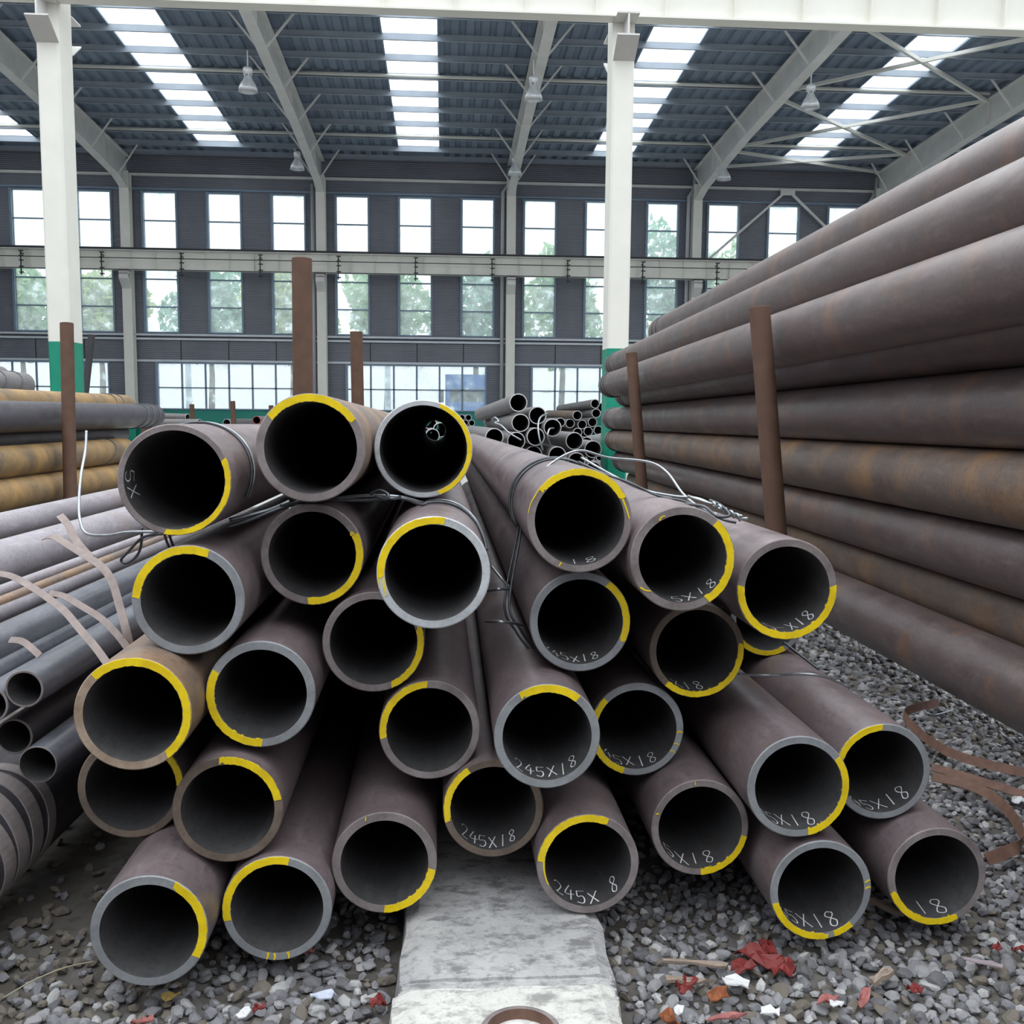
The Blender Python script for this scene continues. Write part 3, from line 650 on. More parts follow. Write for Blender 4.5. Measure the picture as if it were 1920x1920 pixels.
# rubbed chalk on the left-end pipe
p = PIPES['A1']; chalk(p, '5X', 168, 205, R0*.885, 91)

# ================================================================== TIE WIRES OF THE FRONT BUNDLE
def wire(pts, r, label, mat='wire', n=8, k=8):
    o = MB().tube(smoothpts(pts, k), r, n).build('tie_wire', MT[mat], None, True)
    return tag(o, label, 'wire', 'tie wires of the front bundle')
def around(pk, y, a0, a1, off=.006, n=14):
    """points round pipe pk at distance y from its front, angles a0..a1"""
    p = PIPES[pk]; return [p.matrix_world @ Vector(((R0+off)*math.cos(math.radians(a0+(a1-a0)*t/n)), y+.05*math.sin(t/n*3), (R0+off)*math.sin(math.radians(a0+(a1-a0)*t/n)))) for t in range(n+1)]
bpy.context.view_layer.update()
wire(around('T1', .42, 60, 215)+[at(955, 1130, 2.62), at(975, 1180, 2.6), at(1000, 1215, 2.62)], .0034, 'dark wire wrapped round the centre-right pipe, strand nearer its end')
wire(around('T1', .50, 58, 215, .007)+[at(946, 1130, 2.7), at(968, 1185, 2.68), at(996, 1222, 2.66)], .0034, 'dark wire wrapped round the centre-right pipe, strand farther back')
wire([at(1000, 905, 2.62), at(1035, 868, 2.64), at(1085, 845, 2.66), at(1140, 858, 2.7), at(1215, 866, 2.75), at(1250, 885, 2.72), at(1280, 925, 2.66), at(1310, 950, 2.62), at(1345, 965, 2.6)], .0034, 'loose springy wire arching over the pipes right of centre', 'wire_pale')
wire([at(1085, 866, 2.74), at(1130, 887, 2.66), at(1180, 905, 2.62), at(1235, 930, 2.6), at(1290, 942, 2.58), at(1350, 972, 2.52), at(1380, 980, 2.50)], .0034, 'taut dark wire strand running right to the twisted knot', 'wire')
wire([at(1090, 858, 2.76), at(1150, 892, 2.66), at(1205, 918, 2.62), at(1262, 930, 2.6), at(1310, 935, 2.58), at(1352, 955, 2.54), at(1392, 968, 2.50)], .0034, 'taut pale wire strand running right to the twisted knot', 'wire_pale')
kn = []
for t in range(26):
    c = at(1335+2.2*t, 945+1.1*t, 2.5); a = t*1.25; kn.append(c+Vector((0, .006*math.cos(a), .006*math.sin(a))))
wire([at(1290, 930, 2.56)]+kn+[at(1402, 972, 2.5)], .0034, 'twisted wire knot on top of the right-hand pipes', 'wire_pale', k=3)
wire([at(1285, 945, 2.54), at(1320, 950, 2.50), at(1345, 968, 2.47), at(1368, 966, 2.48), at(1352, 948, 2.5), at(1330, 938, 2.52)], .004, 'small dark wire loop at the twisted knot')
wire([at(525, 948, 2.42), at(600, 938, 2.44), at(690, 938, 2.44), at(750, 934, 2.42)]+around('B3', .30, 105, 5), .004, 'dark wire running between the top rows and over the large bright pipe')
wire([at(540, 955, 2.45), at(640, 933, 2.5), at(735, 930, 2.46)]+around('B3', .38, 105, 0), .004, 'pale wire beside the dark one over the large bright pipe', 'wire_pale')
wire([at(425, 988, 2.42), at(470, 975, 2.44), at(530, 952, 2.46), at(570, 938, 2.46)], .005, 'dark wire in the gap below the left end of the top row')
wire([at(430, 975, 2.44), at(500, 958, 2.46), at(545, 940, 2.46)], .005, 'pale wire in the gap below the left end of the top row', 'wire_pale')
wire([at(695, 926, 2.4), at(712, 920, 2.38), at(728, 928, 2.36), at(722, 936, 2.36), at(705, 930, 2.38), at(735, 935, 2.36), at(750, 932, 2.4)], .004, 'small wire twist below the daylight pipe')
wire([at(912, 1166, 2.55), at(935, 1166, 2.47), at(960, 1168, 2.5), at(978, 1172, 2.6)], .004, 'double wire strand over the central sloping pipe', 'wire_pale')
wire([at(915, 1108, 2.66), at(935, 1105, 2.6), at(955, 1104, 2.66)], .004, 'wire strand higher on the central sloping pipe', 'wire_pale')
wire([at(922, 1062, 2.66), at(938, 1082, 2.6), at(955, 1100, 2.6)], .0035, 'loose wire end beside the large bright pipe', 'wire_pale')
wire(around('A1', .20, 140, -25, .004, 20), .0034, 'dark wire hooped over the left end pipe of the top row')
wire(around('A1', .235, 140, -25, .004, 20), .0030, 'pale wire hooped over the left end pipe of the top row', 'wire_pale')
wire([at(162, 808, 2.7), at(160, 845, 2.68), at(152, 890, 2.64), at(148, 940, 2.6), at(150, 975, 2.56), at(162, 1000, 2.52), at(200, 1004, 2.46), at(240, 998, 2.42), at(300, 997, 2.38)], .0038, 'upright loose wire with bent tip left of the top row', 'wire_pale')
wire([at(318, 1000, 2.36), at(280, 1004, 2.40), at(262, 1012, 2.42), at(240, 1035, 2.44), at(227, 1050, 2.45), at(236, 1056, 2.45), at(254, 1045, 2.45), at(264, 1025, 2.44), at(266, 990, 2.42)], .0034, 'closed dark wire loop left of the top row')
for s, nm in ((0, 'left'), (9, 'right')): wire([at(308+s, 1002, 2.24), at(312+s, 1014, 2.26), at(318+s, 1030, 2.3)], .003, 'short black wire end below the top-row end pipe, %s of the pair' % nm)
wire([at(1385, 1264, 2.62), at(1440, 1267, 2.66), at(1500, 1264, 2.62), at(1545, 1269, 2.62), at(1592, 1290, 2.66)], .0034, 'grey wire over the two right-hand pipes near the gravel', 'wire_pale')
wire([at(1470, 1205, 3.1), at(1500, 1228, 3.05), at(1535, 1255, 3.0)], .004, 'dark wire slanting down towards the gravel by the right-hand pipes')
# ================================================================== TALL BROWN STACK ON THE RIGHT
DR = Vector((.02501837, .99955297, -.01636881)); RR = .145
RST = [('R1', 2.077, .873, 10.35, 'skin_right', 'topmost pipe of the tall brown stack on the right'),
 ('R2', 1.896, .646, 12.35, 'skin_right', 'second pipe from the top of the tall brown stack'),
 ('R3', 1.769, .386, 11.9, 'skin_right', 'third pipe from the top of the tall brown stack, bulging out furthest'),
 ('R4', 2.042, .289, 12.45, 'skin_right', 'recessed shadowed pipe, fourth from the top of the tall brown stack'),
 ('R5', 2.055, -.001, 13.7, 'skin_right', 'fifth pipe from the top of the tall brown stack'),
 ('R6', 2.092, -.290, 13.7, 'skin_orange', 'orange rust-streaked pipe, sixth from the top of the tall brown stack'),
 ('R7', 2.189, -.564, 13.6, 'skin_right', 'seventh pipe from the top of the tall brown stack'),
 ('R8', 2.335, -.814, 13.2, 'skin_orange', 'eighth pipe from the top of the tall brown stack, half hidden'),
 ('R9', 2.139, -1.030, 12.6, 'skin_right', 'lowest pipe of the tall brown stack, above the gravel')]
for k, x, z, ye, skin, lab in RST:
    t = (ye-12-4)/DR.y; c = Vector((x, 4, z+HC))+DR*t
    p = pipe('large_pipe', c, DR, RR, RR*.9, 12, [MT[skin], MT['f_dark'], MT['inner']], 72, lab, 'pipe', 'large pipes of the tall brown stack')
    if k not in ('R8', 'R9'):
        wireband(p, RR, 11.80, .005, .03, 'wire'); wireband(p, RR, 11.62, .005, .04, 'wire')
for q, yq in enumerate((8.4, 12.0)):
    MBq = MB().box(2.12, 2.9, yq-.12, yq+.12, gz(yq)-.02, HC-1.030-RR-.0164*(yq-4)+.002); o = MBq.build('concrete_sleeper', MT['concrete']); tag(o, 'concrete bearer under the tall brown stack, %s end' % ('nearer', 'farther')[q], 'sleeper')
def stake(top, foot, r, label, mat='stake'):
    """rusty upright tube: hollow top"""
    d = (Vector(foot)-Vector(top)); p = pipe('stake_post', top, d, r, r*.86, d.length, [MT[mat], MT[mat], MT['dark']], 28, label, 'post', 'rusty stakes holding the stacks')
    return p
SD = 9.76
def foot(a, b):
    a, b = Vector(a), Vector(b); t = (gz(b.y)-.02-a.z)/(b.z-a.z); return a+(b-a)*t
a = at(1424, 577, 4.95); b = at(1455, 990, 4.95); stake(a, foot(a, b), .051, 'near rusty stake leaning against the tall brown stack')
a = at(1184, 662, 8.7); b = at(1203, 905, 8.7); stake(a, foot(a, b), .049, 'far rusty stake leaning against the tall brown stack')
a = at(566, 485, 7.0); stake(a, (a.x, a.y-.1, gz(7)-.02), .070, 'tallest thick rusty stake standing behind the highest pipe')
a = at(668, 622, 11.5); b = at(670, 760, 11.5); stake(a, (a.x+.03, a.y, gz(11.5)-.02), .072, 'shorter rusty stake further back beside the tallest one')
a = at(125, 606, SD); b = at(132, 935, SD); stake(a, foot(a, b), .066*SD/10.2, 'rusty stake in front of the left column holding the yellow-rust stack')
a = at(172, 628, 17.); b = at(160, 740, 17.); stake(a, foot(a, b), .055, 'thin dark stake leaning behind the green column base', 'dark')

# ================================================================== YELLOW-RUST STACK ON THE LEFT
a = at(0, 781.5, 8.95); b = at(288, 780, 13.0); dl = (b-a).normalized(); LR = .145
def lstack(dx, dz, end, skin, lab, bands=0):
    e = b+Vector((dx, 0, dz)); e = e+dl*end; p = pipe('large_pipe', e-dl*11, dl, LR, LR*.9, 11, [MT[skin], MT['f_dark'], MT['inner']], 64, lab, 'pipe', 'large pipes of the yellow-rust stack')
    for k in range(bands): wireband(p, LR, 10.3+.22*k, .006, .12, 'wire')
lstack(0, 0, 0, 'skin_dark', 'charcoal pipe with wire bands near the top of the left stack', 3)
lstack(-.265, .118, -.3, 'skin_yellow', 'yellow-rust pipe on top of the left stack', 2)
lstack(-.208, -.202, -.7, 'skin_dark', 'shadowed charcoal pipe below the banded one in the left stack')
lstack(.0, -.404, -1.1, 'skin_yellow', 'upper of the two yellow-rust pipes behind the left stake', 1)
lstack(.02, -.694, -1.3, 'skin_yellow', 'lower of the two yellow-rust pipes behind the left stake')
lstack(-.10, -.967, -1.3, 'skin_dark', 'lowest pipe of the left yellow-rust stack, near the ground')
e = at(62, 722, 12.3); p = pipe('large_pipe', e-dl*9+Vector((-.12, 0, 0)), dl, .15, .135, 9, [MT['skin_far'], MT['f_dark'], MT['inner']], 48, 'grey pipe with wire bands above the left yellow-rust pipe', 'pipe', 'grey pipes behind the left stack')
for q in (8.2, 8.6): wireband(p, .15, q, .006, .1)
e = at(22, 706, 13.0); p = pipe('large_pipe', e-dl*9+Vector((-.15, 0, 0)), dl, .13, .117, 9, [MT['skin_far'], MT['f_dark'], MT['inner']], 48, 'highest grey pipe at the far left edge', 'pipe', 'grey pipes behind the left stack')
wireband(p, .13, 8.5, .006, .1)

# ================================================================== LOOSE SMALLER PIPES, LOWER LEFT
DG = ray(905, 772).normalized()
def gp(x, y, d, R, back, fwd, skin, lab, wall=.9, face='f_brown'):
    c = at(x, y, d); return pipe('small_pipe', c-DG*back, DG, R, R*wall, back+fwd, [MT[skin], MT[face], MT['inner']], 48, lab, 'pipe', 'smaller pipes lying at the left')
gp(100, 963, 4.9, .058, 3.2, 3.2, 'skin_pale', 'pale grey pipe at the back of the loose left pile, under the yellow-rust pipes')
gp(100, 1024, 4.18, .083, 2.6, 3.0, 'skin_pale', 'broad pale grey pipe of the loose left pile')
gp(100, 1071, 3.75, .019, 2.4, 3.0, 'skin_pale', 'thinnest pale pipe beside the broad one in the loose left pile')
gp(100, 1090, 3.62, .019, 2.3, 3.0, 'skin_tan', 'thin tan pipe below the thinnest one in the loose left pile')
gp(60, 1122, 3.45, .033, 2.0, 3.0, 'skin_pale', 'slim brownish pale pipe in the middle of the loose left pile')
gp(60, 1180, 2.9, .052, 1.6, 3.4, 'skin_blue', 'shiny blue-grey pipe with bright ridge in the loose left pile')
gp(110, 1195, 3.0, .036, 1.5, 3.4, 'skin_blue', 'dark steel pipe tucked behind the open-ended ones at the left')
gp(45.3, 1292, 2.4, .0455, 0, 1.65, 'skin_blue', 'open-ended blue-grey pipe, uppermost of the small pipe ends', .88)
gp(-21, 1322, 2.4, .0455, 0, 1.65, 'skin_blue', 'small pipe end cut off by the left edge', .88)
gp(26.5, 1381, 2.5, .0455, 0, 1.65, 'skin_dark', 'dark open-ended small pipe below the uppermost one', .88)
gp(70.6, 1434, 2.4, .0455, 0, 1.65, 'skin_blue', 'lowest open-ended small pipe at the left', .93)
q1 = gp(-35, 1562, 2.62, .15, 1.6, 2.6, 'skin_dark', 'big dark grey pipe wound with steel bands at the lower left edge')
for k in range(4):
    v = []; f = []; yb = 1.40+.085*k; wdt = .058 if k != 3 else .045
    for j in range(41):
        a = math.radians(-70+7.2*j); tw = .012*math.sin(j*.3+k)
        for rr, yy in ((.1505, yb+tw), (.1505, yb+wdt+tw), (.1535, yb+wdt+tw), (.1535, yb+tw)): v.append((rr*math.cos(a), yy, rr*math.sin(a)))
    for j in range(40):
        for c in range(4): f.append((4*j+c, 4*j+(c+1) % 4, 4*j+4+(c+1) % 4, 4*j+4+c))
    f += [(3, 2, 1, 0), (160, 161, 162, 163)]
    mobj('steel_band', v, f, MT['band'], q1)
for q, (dx, dz, lab) in enumerate([(-.31, .0, 'unseen grey pipe added beside the banded one to block light from the left'), (-.62, .0, 'outermost of the unseen grey pipes added beyond the left edge to block light')]):  # unseen pipes added to keep sky light off the lower left ground
    c = at(-35, 1562, 2.62)+Vector((dx, 0, dz)); pipe('large_pipe', c-DG*2.2, DG, .15, .135, 2.1+.5*q, [MT['skin_pale'], MT['f_brown'], MT['inner']], 40, lab, 'pipe', 'unseen light-blocking pipes added beyond the left edge')
pipe('large_pipe', Vector((-1.0, 3.3, .165)), DG, .15, .13, 5, [MT['skin_dark'], MT['f_dark'], MT['inner']], 40, 'dark pipe in deep shade between the banded pipe and the bundle', 'pipe')
# sprung steel straps
def strap(pts, wd, lab, mat='strap', side=(1, .25, .1)):
    o = ribbon('steel_strap', pts, wd, MT[mat], lambda t: side, .002); return tag(o, lab, 'strap', 'loose steel straps')
strap([at(112, 966, 2.95), at(128, 985, 2.9), at(140, 1010, 2.86), at(160, 1035, 2.82), at(172, 1045, 2.8)], .021, 'short brown strap end standing up at the left', side=(1, .1, .3))
strap([at(82, 1010, 2.8), at(100, 1006, 2.78), at(125, 1020, 2.72), at(160, 1042, 2.66), at(190, 1062, 2.60), at(210, 1090, 2.55), at(224, 1135, 2.5), at(236, 1180, 2.46), at(246, 1225, 2.46)], .020, 'long brown strap curling down past the yellow-arc pipe at the left', side=(.9, .3, .5))
strap([at(-8, 1075, 2.7), at(20, 1080, 2.68), at(50, 1095, 2.62), at(85, 1118, 2.56), at(120, 1145, 2.5), at(150, 1180, 2.44), at(180, 1215, 2.38), at(205, 1250, 2.34)], .018, 'long brown strap sweeping across the small pipes', side=(.8, .4, .6))
strap([at(92, 1112, 2.6), at(120, 1118, 2.58), at(150, 1135, 2.54), at(190, 1160, 2.5), at(220, 1190, 2.46), at(244, 1222, 2.44)], .017, 'shorter brown strap forking off towards the bundle', side=(.8, .4, .6))
strap([at(18, 1200, 2.42), at(40, 1202, 2.40), at(58, 1214, 2.38), at(75, 1230, 2.36)], .016, 'small brown strap tail resting on a small pipe', side=(.6, .4, .8))

# ================================================================== PILES IN THE BACKGROUND
def bgpipe(x, y, d, R, far, lab, grp, wall=.9, skin='skin_far', seg=32, nm='steel_pipe'):
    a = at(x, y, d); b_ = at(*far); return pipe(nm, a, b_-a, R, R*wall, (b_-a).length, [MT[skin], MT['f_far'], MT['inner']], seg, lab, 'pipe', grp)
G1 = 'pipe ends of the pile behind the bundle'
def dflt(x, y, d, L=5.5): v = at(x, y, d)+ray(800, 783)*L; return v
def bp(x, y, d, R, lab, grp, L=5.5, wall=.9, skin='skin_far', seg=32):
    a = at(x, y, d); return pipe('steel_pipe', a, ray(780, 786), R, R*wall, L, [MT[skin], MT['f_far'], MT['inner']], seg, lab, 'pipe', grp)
bgpipe(972, 755, 13.4, .121, (902, 777, 18.2), 'topmost pipe of the pile behind the bundle, tilted up to its end', G1)
mp = [(1008, 779, 13.5, 'pipe end right below the topmost one of the pile behind'), (976, 793, 13.2, 'pipe end under the topmost one of the pile behind'), (1036, 802, 13.3, 'pipe end with a curled wire in front, pile behind'),
 (1004.5, 819, 13.1, 'pipe end in the middle of the pile behind'), (1077, 827, 13.5, 'pipe end protruding at the right of the pile behind'), (1112, 842.5, 13.6, 'rightmost pipe end of the pile behind, beside the green column base'),
 (1045, 854, 13.2, 'pipe end low in the pile behind, left of two'), (1081, 865, 13.4, 'pipe end low in the pile behind, between two others'), (1112.5, 882, 13.5, 'lowest visible pipe end of the pile behind'),
 (927, 820, 13.0, 'leftmost low pipe end of the pile behind, partly hidden by the bundle'), (968, 827, 13.1, 'pipe end crossed by pale wires, pile behind'), (1000, 853, 13.2, 'nearly hidden pipe end at the foot of the pile behind')]
for x, y, d, lab in mp: bp(x, y, d, .119, lab, G1)
pl = bgpipe(1100, 832, 14.5, .1, (1165, 815, 16.5), 'grey pipe lying crosswise between the pile behind and the green column', G1)
G2 = 'pipe ends of the farthest pile'
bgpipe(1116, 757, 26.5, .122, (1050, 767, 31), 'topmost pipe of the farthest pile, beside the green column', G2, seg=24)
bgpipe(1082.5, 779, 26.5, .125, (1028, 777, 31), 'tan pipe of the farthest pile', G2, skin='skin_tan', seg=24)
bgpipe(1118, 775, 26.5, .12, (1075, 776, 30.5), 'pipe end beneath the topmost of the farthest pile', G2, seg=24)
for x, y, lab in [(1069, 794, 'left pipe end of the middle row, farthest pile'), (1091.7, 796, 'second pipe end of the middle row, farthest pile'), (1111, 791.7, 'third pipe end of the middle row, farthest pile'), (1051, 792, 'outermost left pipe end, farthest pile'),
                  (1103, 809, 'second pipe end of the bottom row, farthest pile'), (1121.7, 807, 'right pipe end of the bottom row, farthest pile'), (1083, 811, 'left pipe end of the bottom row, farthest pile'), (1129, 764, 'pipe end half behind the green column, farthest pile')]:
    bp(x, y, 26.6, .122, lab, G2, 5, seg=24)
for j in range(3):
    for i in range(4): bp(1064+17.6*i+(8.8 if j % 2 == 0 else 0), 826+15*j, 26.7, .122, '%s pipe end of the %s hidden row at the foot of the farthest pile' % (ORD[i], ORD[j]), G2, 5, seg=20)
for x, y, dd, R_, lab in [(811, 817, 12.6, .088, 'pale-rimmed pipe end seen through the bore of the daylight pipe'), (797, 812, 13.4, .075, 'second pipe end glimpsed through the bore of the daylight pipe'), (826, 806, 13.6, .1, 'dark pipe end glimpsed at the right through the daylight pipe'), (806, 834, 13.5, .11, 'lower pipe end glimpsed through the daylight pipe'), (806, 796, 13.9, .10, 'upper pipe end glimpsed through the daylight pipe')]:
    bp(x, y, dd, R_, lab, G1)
G3 = 'thin pipe ends by the lorry window'
for x, y, lab in [(866, 783, 'upper left thin pipe end below the blue lorry'), (878.5, 783, 'upper right thin pipe end below the blue lorry'), (872.5, 793, 'middle left thin pipe end below the blue lorry'), (884.5, 793, 'middle right thin pipe end below the blue lorry'), (880, 804, 'lowest thin pipe end below the blue lorry')]:
    bp(x, y, 24, .072, lab, G3, 5, seg=20)
bgpipe(425, 793, 30, .12, (470, 792, 32), 'far grey pipe end left of the tallest stake', 'far pipes by the back wall', seg=20)
MT['redpipe'] = plain('red_cap_paint', (.35, .05, .05), .5)
a = at(481, 788, 24); p = pipe('steel_pipe', a, ray(800, 783), .10, .085, 4, [MT['skin_far'], MT['redpipe'], MT['inner']], 24, 'far pipe with a red-painted end left of the highest pipe', 'pipe', 'far pipes by the back wall')
bgpipe(352, 782, 22, .07, (290, 780, 22.5), 'upper far pale pipe beyond the charcoal pipe', 'far pipes by the back wall', seg=20)
bgpipe(374, 793, 21, .08, (270, 792, 22), 'lower far pale pipe beyond the charcoal pipe', 'far pipes by the back wall', seg=20)
def prop(p, y, lab):
    q = p.matrix_world @ Vector((0, y, 0)); R_ = max(abs(v.co.x) for v in p.data.vertices); zb = q.z-R_; z = gz(q.y)-.012; e = empty('timber_prop', (q.x, q.y, z)); tag(e, lab, 'timber', 'timber props under the far pipes'); n = max(1, round((zb-z)/.16)); h = (zb-z)/n
    for k in range(n): MB().box(-.3 if k % 2 else -.12, .3 if k % 2 else .12, -.09 if k % 2 else -.25, .09 if k % 2 else .25, h*k+.001, h*(k+1)+(.004 if k == n-1 else -.004)).build('timber', MT['stake'], e)
MT['stake'] = MT['stake']
for nm_, lab in (('far grey pipe end left', 'stacked timber prop under the far grey pipe left of the tallest stake'), ('far pipe with a red', 'stacked timber prop under the red-ended far pipe'), ('upper far pale', 'stacked timber prop under the upper far pale pipe'), ('lower far pale', 'stacked timber prop under the lower far pale pipe'), ('lowest thin pipe end', 'stacked timber prop under the thin pipes below the lorry'), ('outermost left pipe end', 'stacked timber prop beside the farthest pile'), ('lower pipe end glimpsed', 'stacked timber prop under the pipes seen through the daylight pipe')):
    for p in [o for o in COL.objects if str(o.get('label', '')).startswith(nm_)]: bpy.context.view_layer.update(); prop(p, 1.0, lab)
for x, y0, y1, d, lab in ((359.5, 758, 800, 28, 'small far stake before the left ribbon window'), (436, 752, 800, 26, 'small far leaning stake left of the highest pipe'), (508, 760, 800, 28, 'small far stake just left of the highest pipe')):
    a = at(x, y0, d); stake(a, (a.x+.06, a.y, gz(d)-.02), .065, lab)
o = MB().tube(smoothpts([at(921, 788, 13.3), at(928, 783, 13.25), at(935, 790, 13.2), at(928, 793, 13.2), at(940, 798, 13.1), at(955, 812, 13.0), at(978, 826, 13.0)]), .012, 6).build('tie_wire', MT['wire_pale'], None, True); tag(o, 'pale wire with a loop lying over the pile behind', 'wire')
o = MB().tube(smoothpts([at(1027, 775, 13.4), at(1014, 782, 13.2), at(1009, 797, 13.05), at(1011, 820, 13.0), at(1018, 845, 13.0)]), .013, 6).build('tie_wire', MT['wire_pale'], None, True); tag(o, 'pale wire hanging in a curve down the pile behind', 'wire')
o = MB().tube(smoothpts([at(1038, 803, 13.25), at(1030, 805, 13.1), at(1027, 818, 13.05), at(1032, 835, 13.1)]), .013, 6).build('tie_wire', MT['wire_pale'], None, True); tag(o, 'hooked pale wire in front of the pile behind', 'wire')

# ================================================================== CONCRETE SLEEPER, TUBE SOCKET
def roughblock(name, x0, x1, y0, y1, z0, z1, ch, seed, label, mat='concrete'):
    r = random.Random(seed); nx, ny = 14, 26; v = []; f = []
    def zz(i, j):
        x = x0+(x1-x0)*i/nx; y = y0+(y1-y0)*j/ny; e = min(i, nx-i)
        z = z1 - (ch*r.uniform(.7, 1.2) if e == 0 else 0) - r.uniform(0, .0035)
        if j == 0: z -= ch*.6
        return (x+(r.uniform(-.006, .006) if e == 0 else 0), y, z)
    for j in range(ny+1):
        for i in range(nx+1): v.append(zz(i, j))
    for j in range(ny):
        for i in range(nx): q = j*(nx+1)+i; f.append((q, q+1, q+nx+2, q+nx+1))
    per = [(i, 0) for i in range(nx)]+[(nx, j) for j in range(ny)]+[(nx-i, ny) for i in range(nx)]+[(0, ny-j) for j in range(ny)]
    idx = [j*(nx+1)+i for i, j in per]; b0 = len(v); cx, cy = (x0+x1)/2, (y0+y1)/2
    for q in idx: x, y, z = v[q]; v.append((cx+(x-cx)*1.06, cy+(y-cy)*1.01, z0))
    m = len(idx)
    for k in range(m): f.append((idx[(k+1) % m], idx[k], b0+k, b0+(k+1) % m))
    o = mobj(name, v, f, MT[mat]); return tag(o, label, 'sleeper')
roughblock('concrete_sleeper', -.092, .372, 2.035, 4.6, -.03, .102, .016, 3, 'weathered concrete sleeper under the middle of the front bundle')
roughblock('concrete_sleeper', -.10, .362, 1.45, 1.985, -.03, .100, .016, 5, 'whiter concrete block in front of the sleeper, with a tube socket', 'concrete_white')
roughblock('concrete_sleeper', -.09, .362, 1.96, 2.06, -.03, .086, .004, 6, 'narrow grey mortar joint between the two concrete blocks')
pipe('socket_tube', Vector((.148, 1.805, .122)), Vector((0, .0001, -1)), .078, .066, .115, [MT['strap_rust'], MT['f_brown'], MT['strap_rust']], 48, 'upright steel tube socket at the bottom edge, set in the concrete block', 'tube')
for q, (xa, xb) in enumerate([(-.95, -.55), (.62, 1.35)]):
    roughblock('concrete_sleeper', xa, xb, 4.4, 4.75, gz(4.6)-.03, HC-1.2635-.0193*2.3, .012, 8+q, 'concrete bearer in the dark under the front bundle, %s side' % ('left', 'right')[q])

# ================================================================== GRAVEL
def stonemesh(seed, sub):
    bm = bmesh.new(); bmesh.ops.create_icosphere(bm, subdivisions=sub, radius=1); r = random.Random(seed)
    pl = [(Vector((r.gauss(0, 1), r.gauss(0, 1), r.gauss(0, 1))).normalized(), r.uniform(.55, .85)) for _ in range(7)]
    for vt in bm.verts:
        for n, d in pl:
            k = vt.co.dot(n)
            if k > d: vt.co -= n*(k-d)
        vt.co *= r.uniform(.93, 1.05)
    out = ([v.co.copy() for v in bm.verts], [tuple(v.index for v in f.verts) for f in bm.faces]); bm.free(); return out
def camproj(p):
    v = Vector(p)-Vector((0, 0, HC)); return 960+F*v.dot(rt)/v.dot(fw), 960-F*v.dot(up)/v.dot(fw)
r = random.Random(11); cand = []
def scatter(x0, x1, y0, y1, sp, s0, s1):
    ny = int((y1-y0)/sp); nx = int((x1-x0)/sp)
    for j in range(ny):
        for i in range(nx):
            x = x0+sp*(i+r.uniform(-.1, 1.1)); y = y0+sp*(j+r.uniform(-.1, 1.1))
            if -.125 < x < .40 and y < 4.7: continue
            if x < -.70 and y > 2.22+(x+.7)*.15 and r.random() < (.25 if y < 2.45 else .8): continue  # stones thinned so bare dark dirt stands in for the shade at the left
            cand.append((x, y, r.uniform(s0, s1)*(1.35 if r.random() < .1 else 1)))
scatter(1.95, 2.7, 1.80, 2.75, .035, .012, .021)
scatter(-1.35, 1.95, 1.80, 2.75, .0265, .011, .0195)
scatter(-1.35, 1.35, 2.75, 3.4, .045, .014, .022)
scatter(1.15, 2.7, 2.75, 4.6, .030, .012, .021)
scatter(1.2, 2.7, 4.6, 8.5, .045, .016, .028)
near = sorted(range(len(cand)), key=lambda i: -(cand[i][2]/cand[i][1]) if (0 < camproj((cand[i][0], cand[i][1], 0))[0] < 1920 and 1700 < camproj((cand[i][0], cand[i][1], 0))[1] < 1925 and cand[i][1] < 2.3) else 9)[:300]
ns = set(near); SM = [stonemesh(s, 2) for s in range(10)]; S1 = [stonemesh(s+50, 1) for s in range(14)]
meshes = []
for q in range(20):
    v, f = SM[q % 10]; me = bpy.data.meshes.new('stone'); me.from_pydata([tuple(a) for a in v], [], f); me.materials.append(MT['stone%d' % (0, 2, 1, 0, 4, 3, 2, 0, 1, 2)[(q*3+q//10) % 10]]); meshes.append(me)
def rot(): return Matrix.Rotation(r.uniform(0, 6.28), 4, 'Z') @ Matrix.Rotation(r.gauss(0, .45), 4, 'X') @ Matrix.Rotation(r.gauss(0, .45), 4, 'Y')
V = []; FF = []; MI = []
for i, (x, y, s) in enumerate(cand):
    scl = (s*r.uniform(.85, 1.35), s*r.uniform(.75, 1.1), s*r.uniform(.5, .8)); z = gz(y)-.012+s*r.uniform(.25, .65); Mx = Matrix.Translation((x, y, z)) @ rot() @ Matrix.Diagonal((*scl, 1))
    if i in ns:
        o = bpy.data.objects.new('stone', meshes[r.randrange(20)]); link(o, GROUND); o.matrix_world = Mx
    else:
        v, f = S1[r.randrange(14)]; b0 = len(V); V += [tuple(Mx @ a) for a in v]; FF += [tuple(b0+c for c in q) for q in f]
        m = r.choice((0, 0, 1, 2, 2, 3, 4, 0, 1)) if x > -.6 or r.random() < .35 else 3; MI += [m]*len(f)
o = mobj('gravel', V, FF, [MT['stone%d' % k] for k in range(5)], GROUND, midx=MI); o['kind'] = 'stuff'

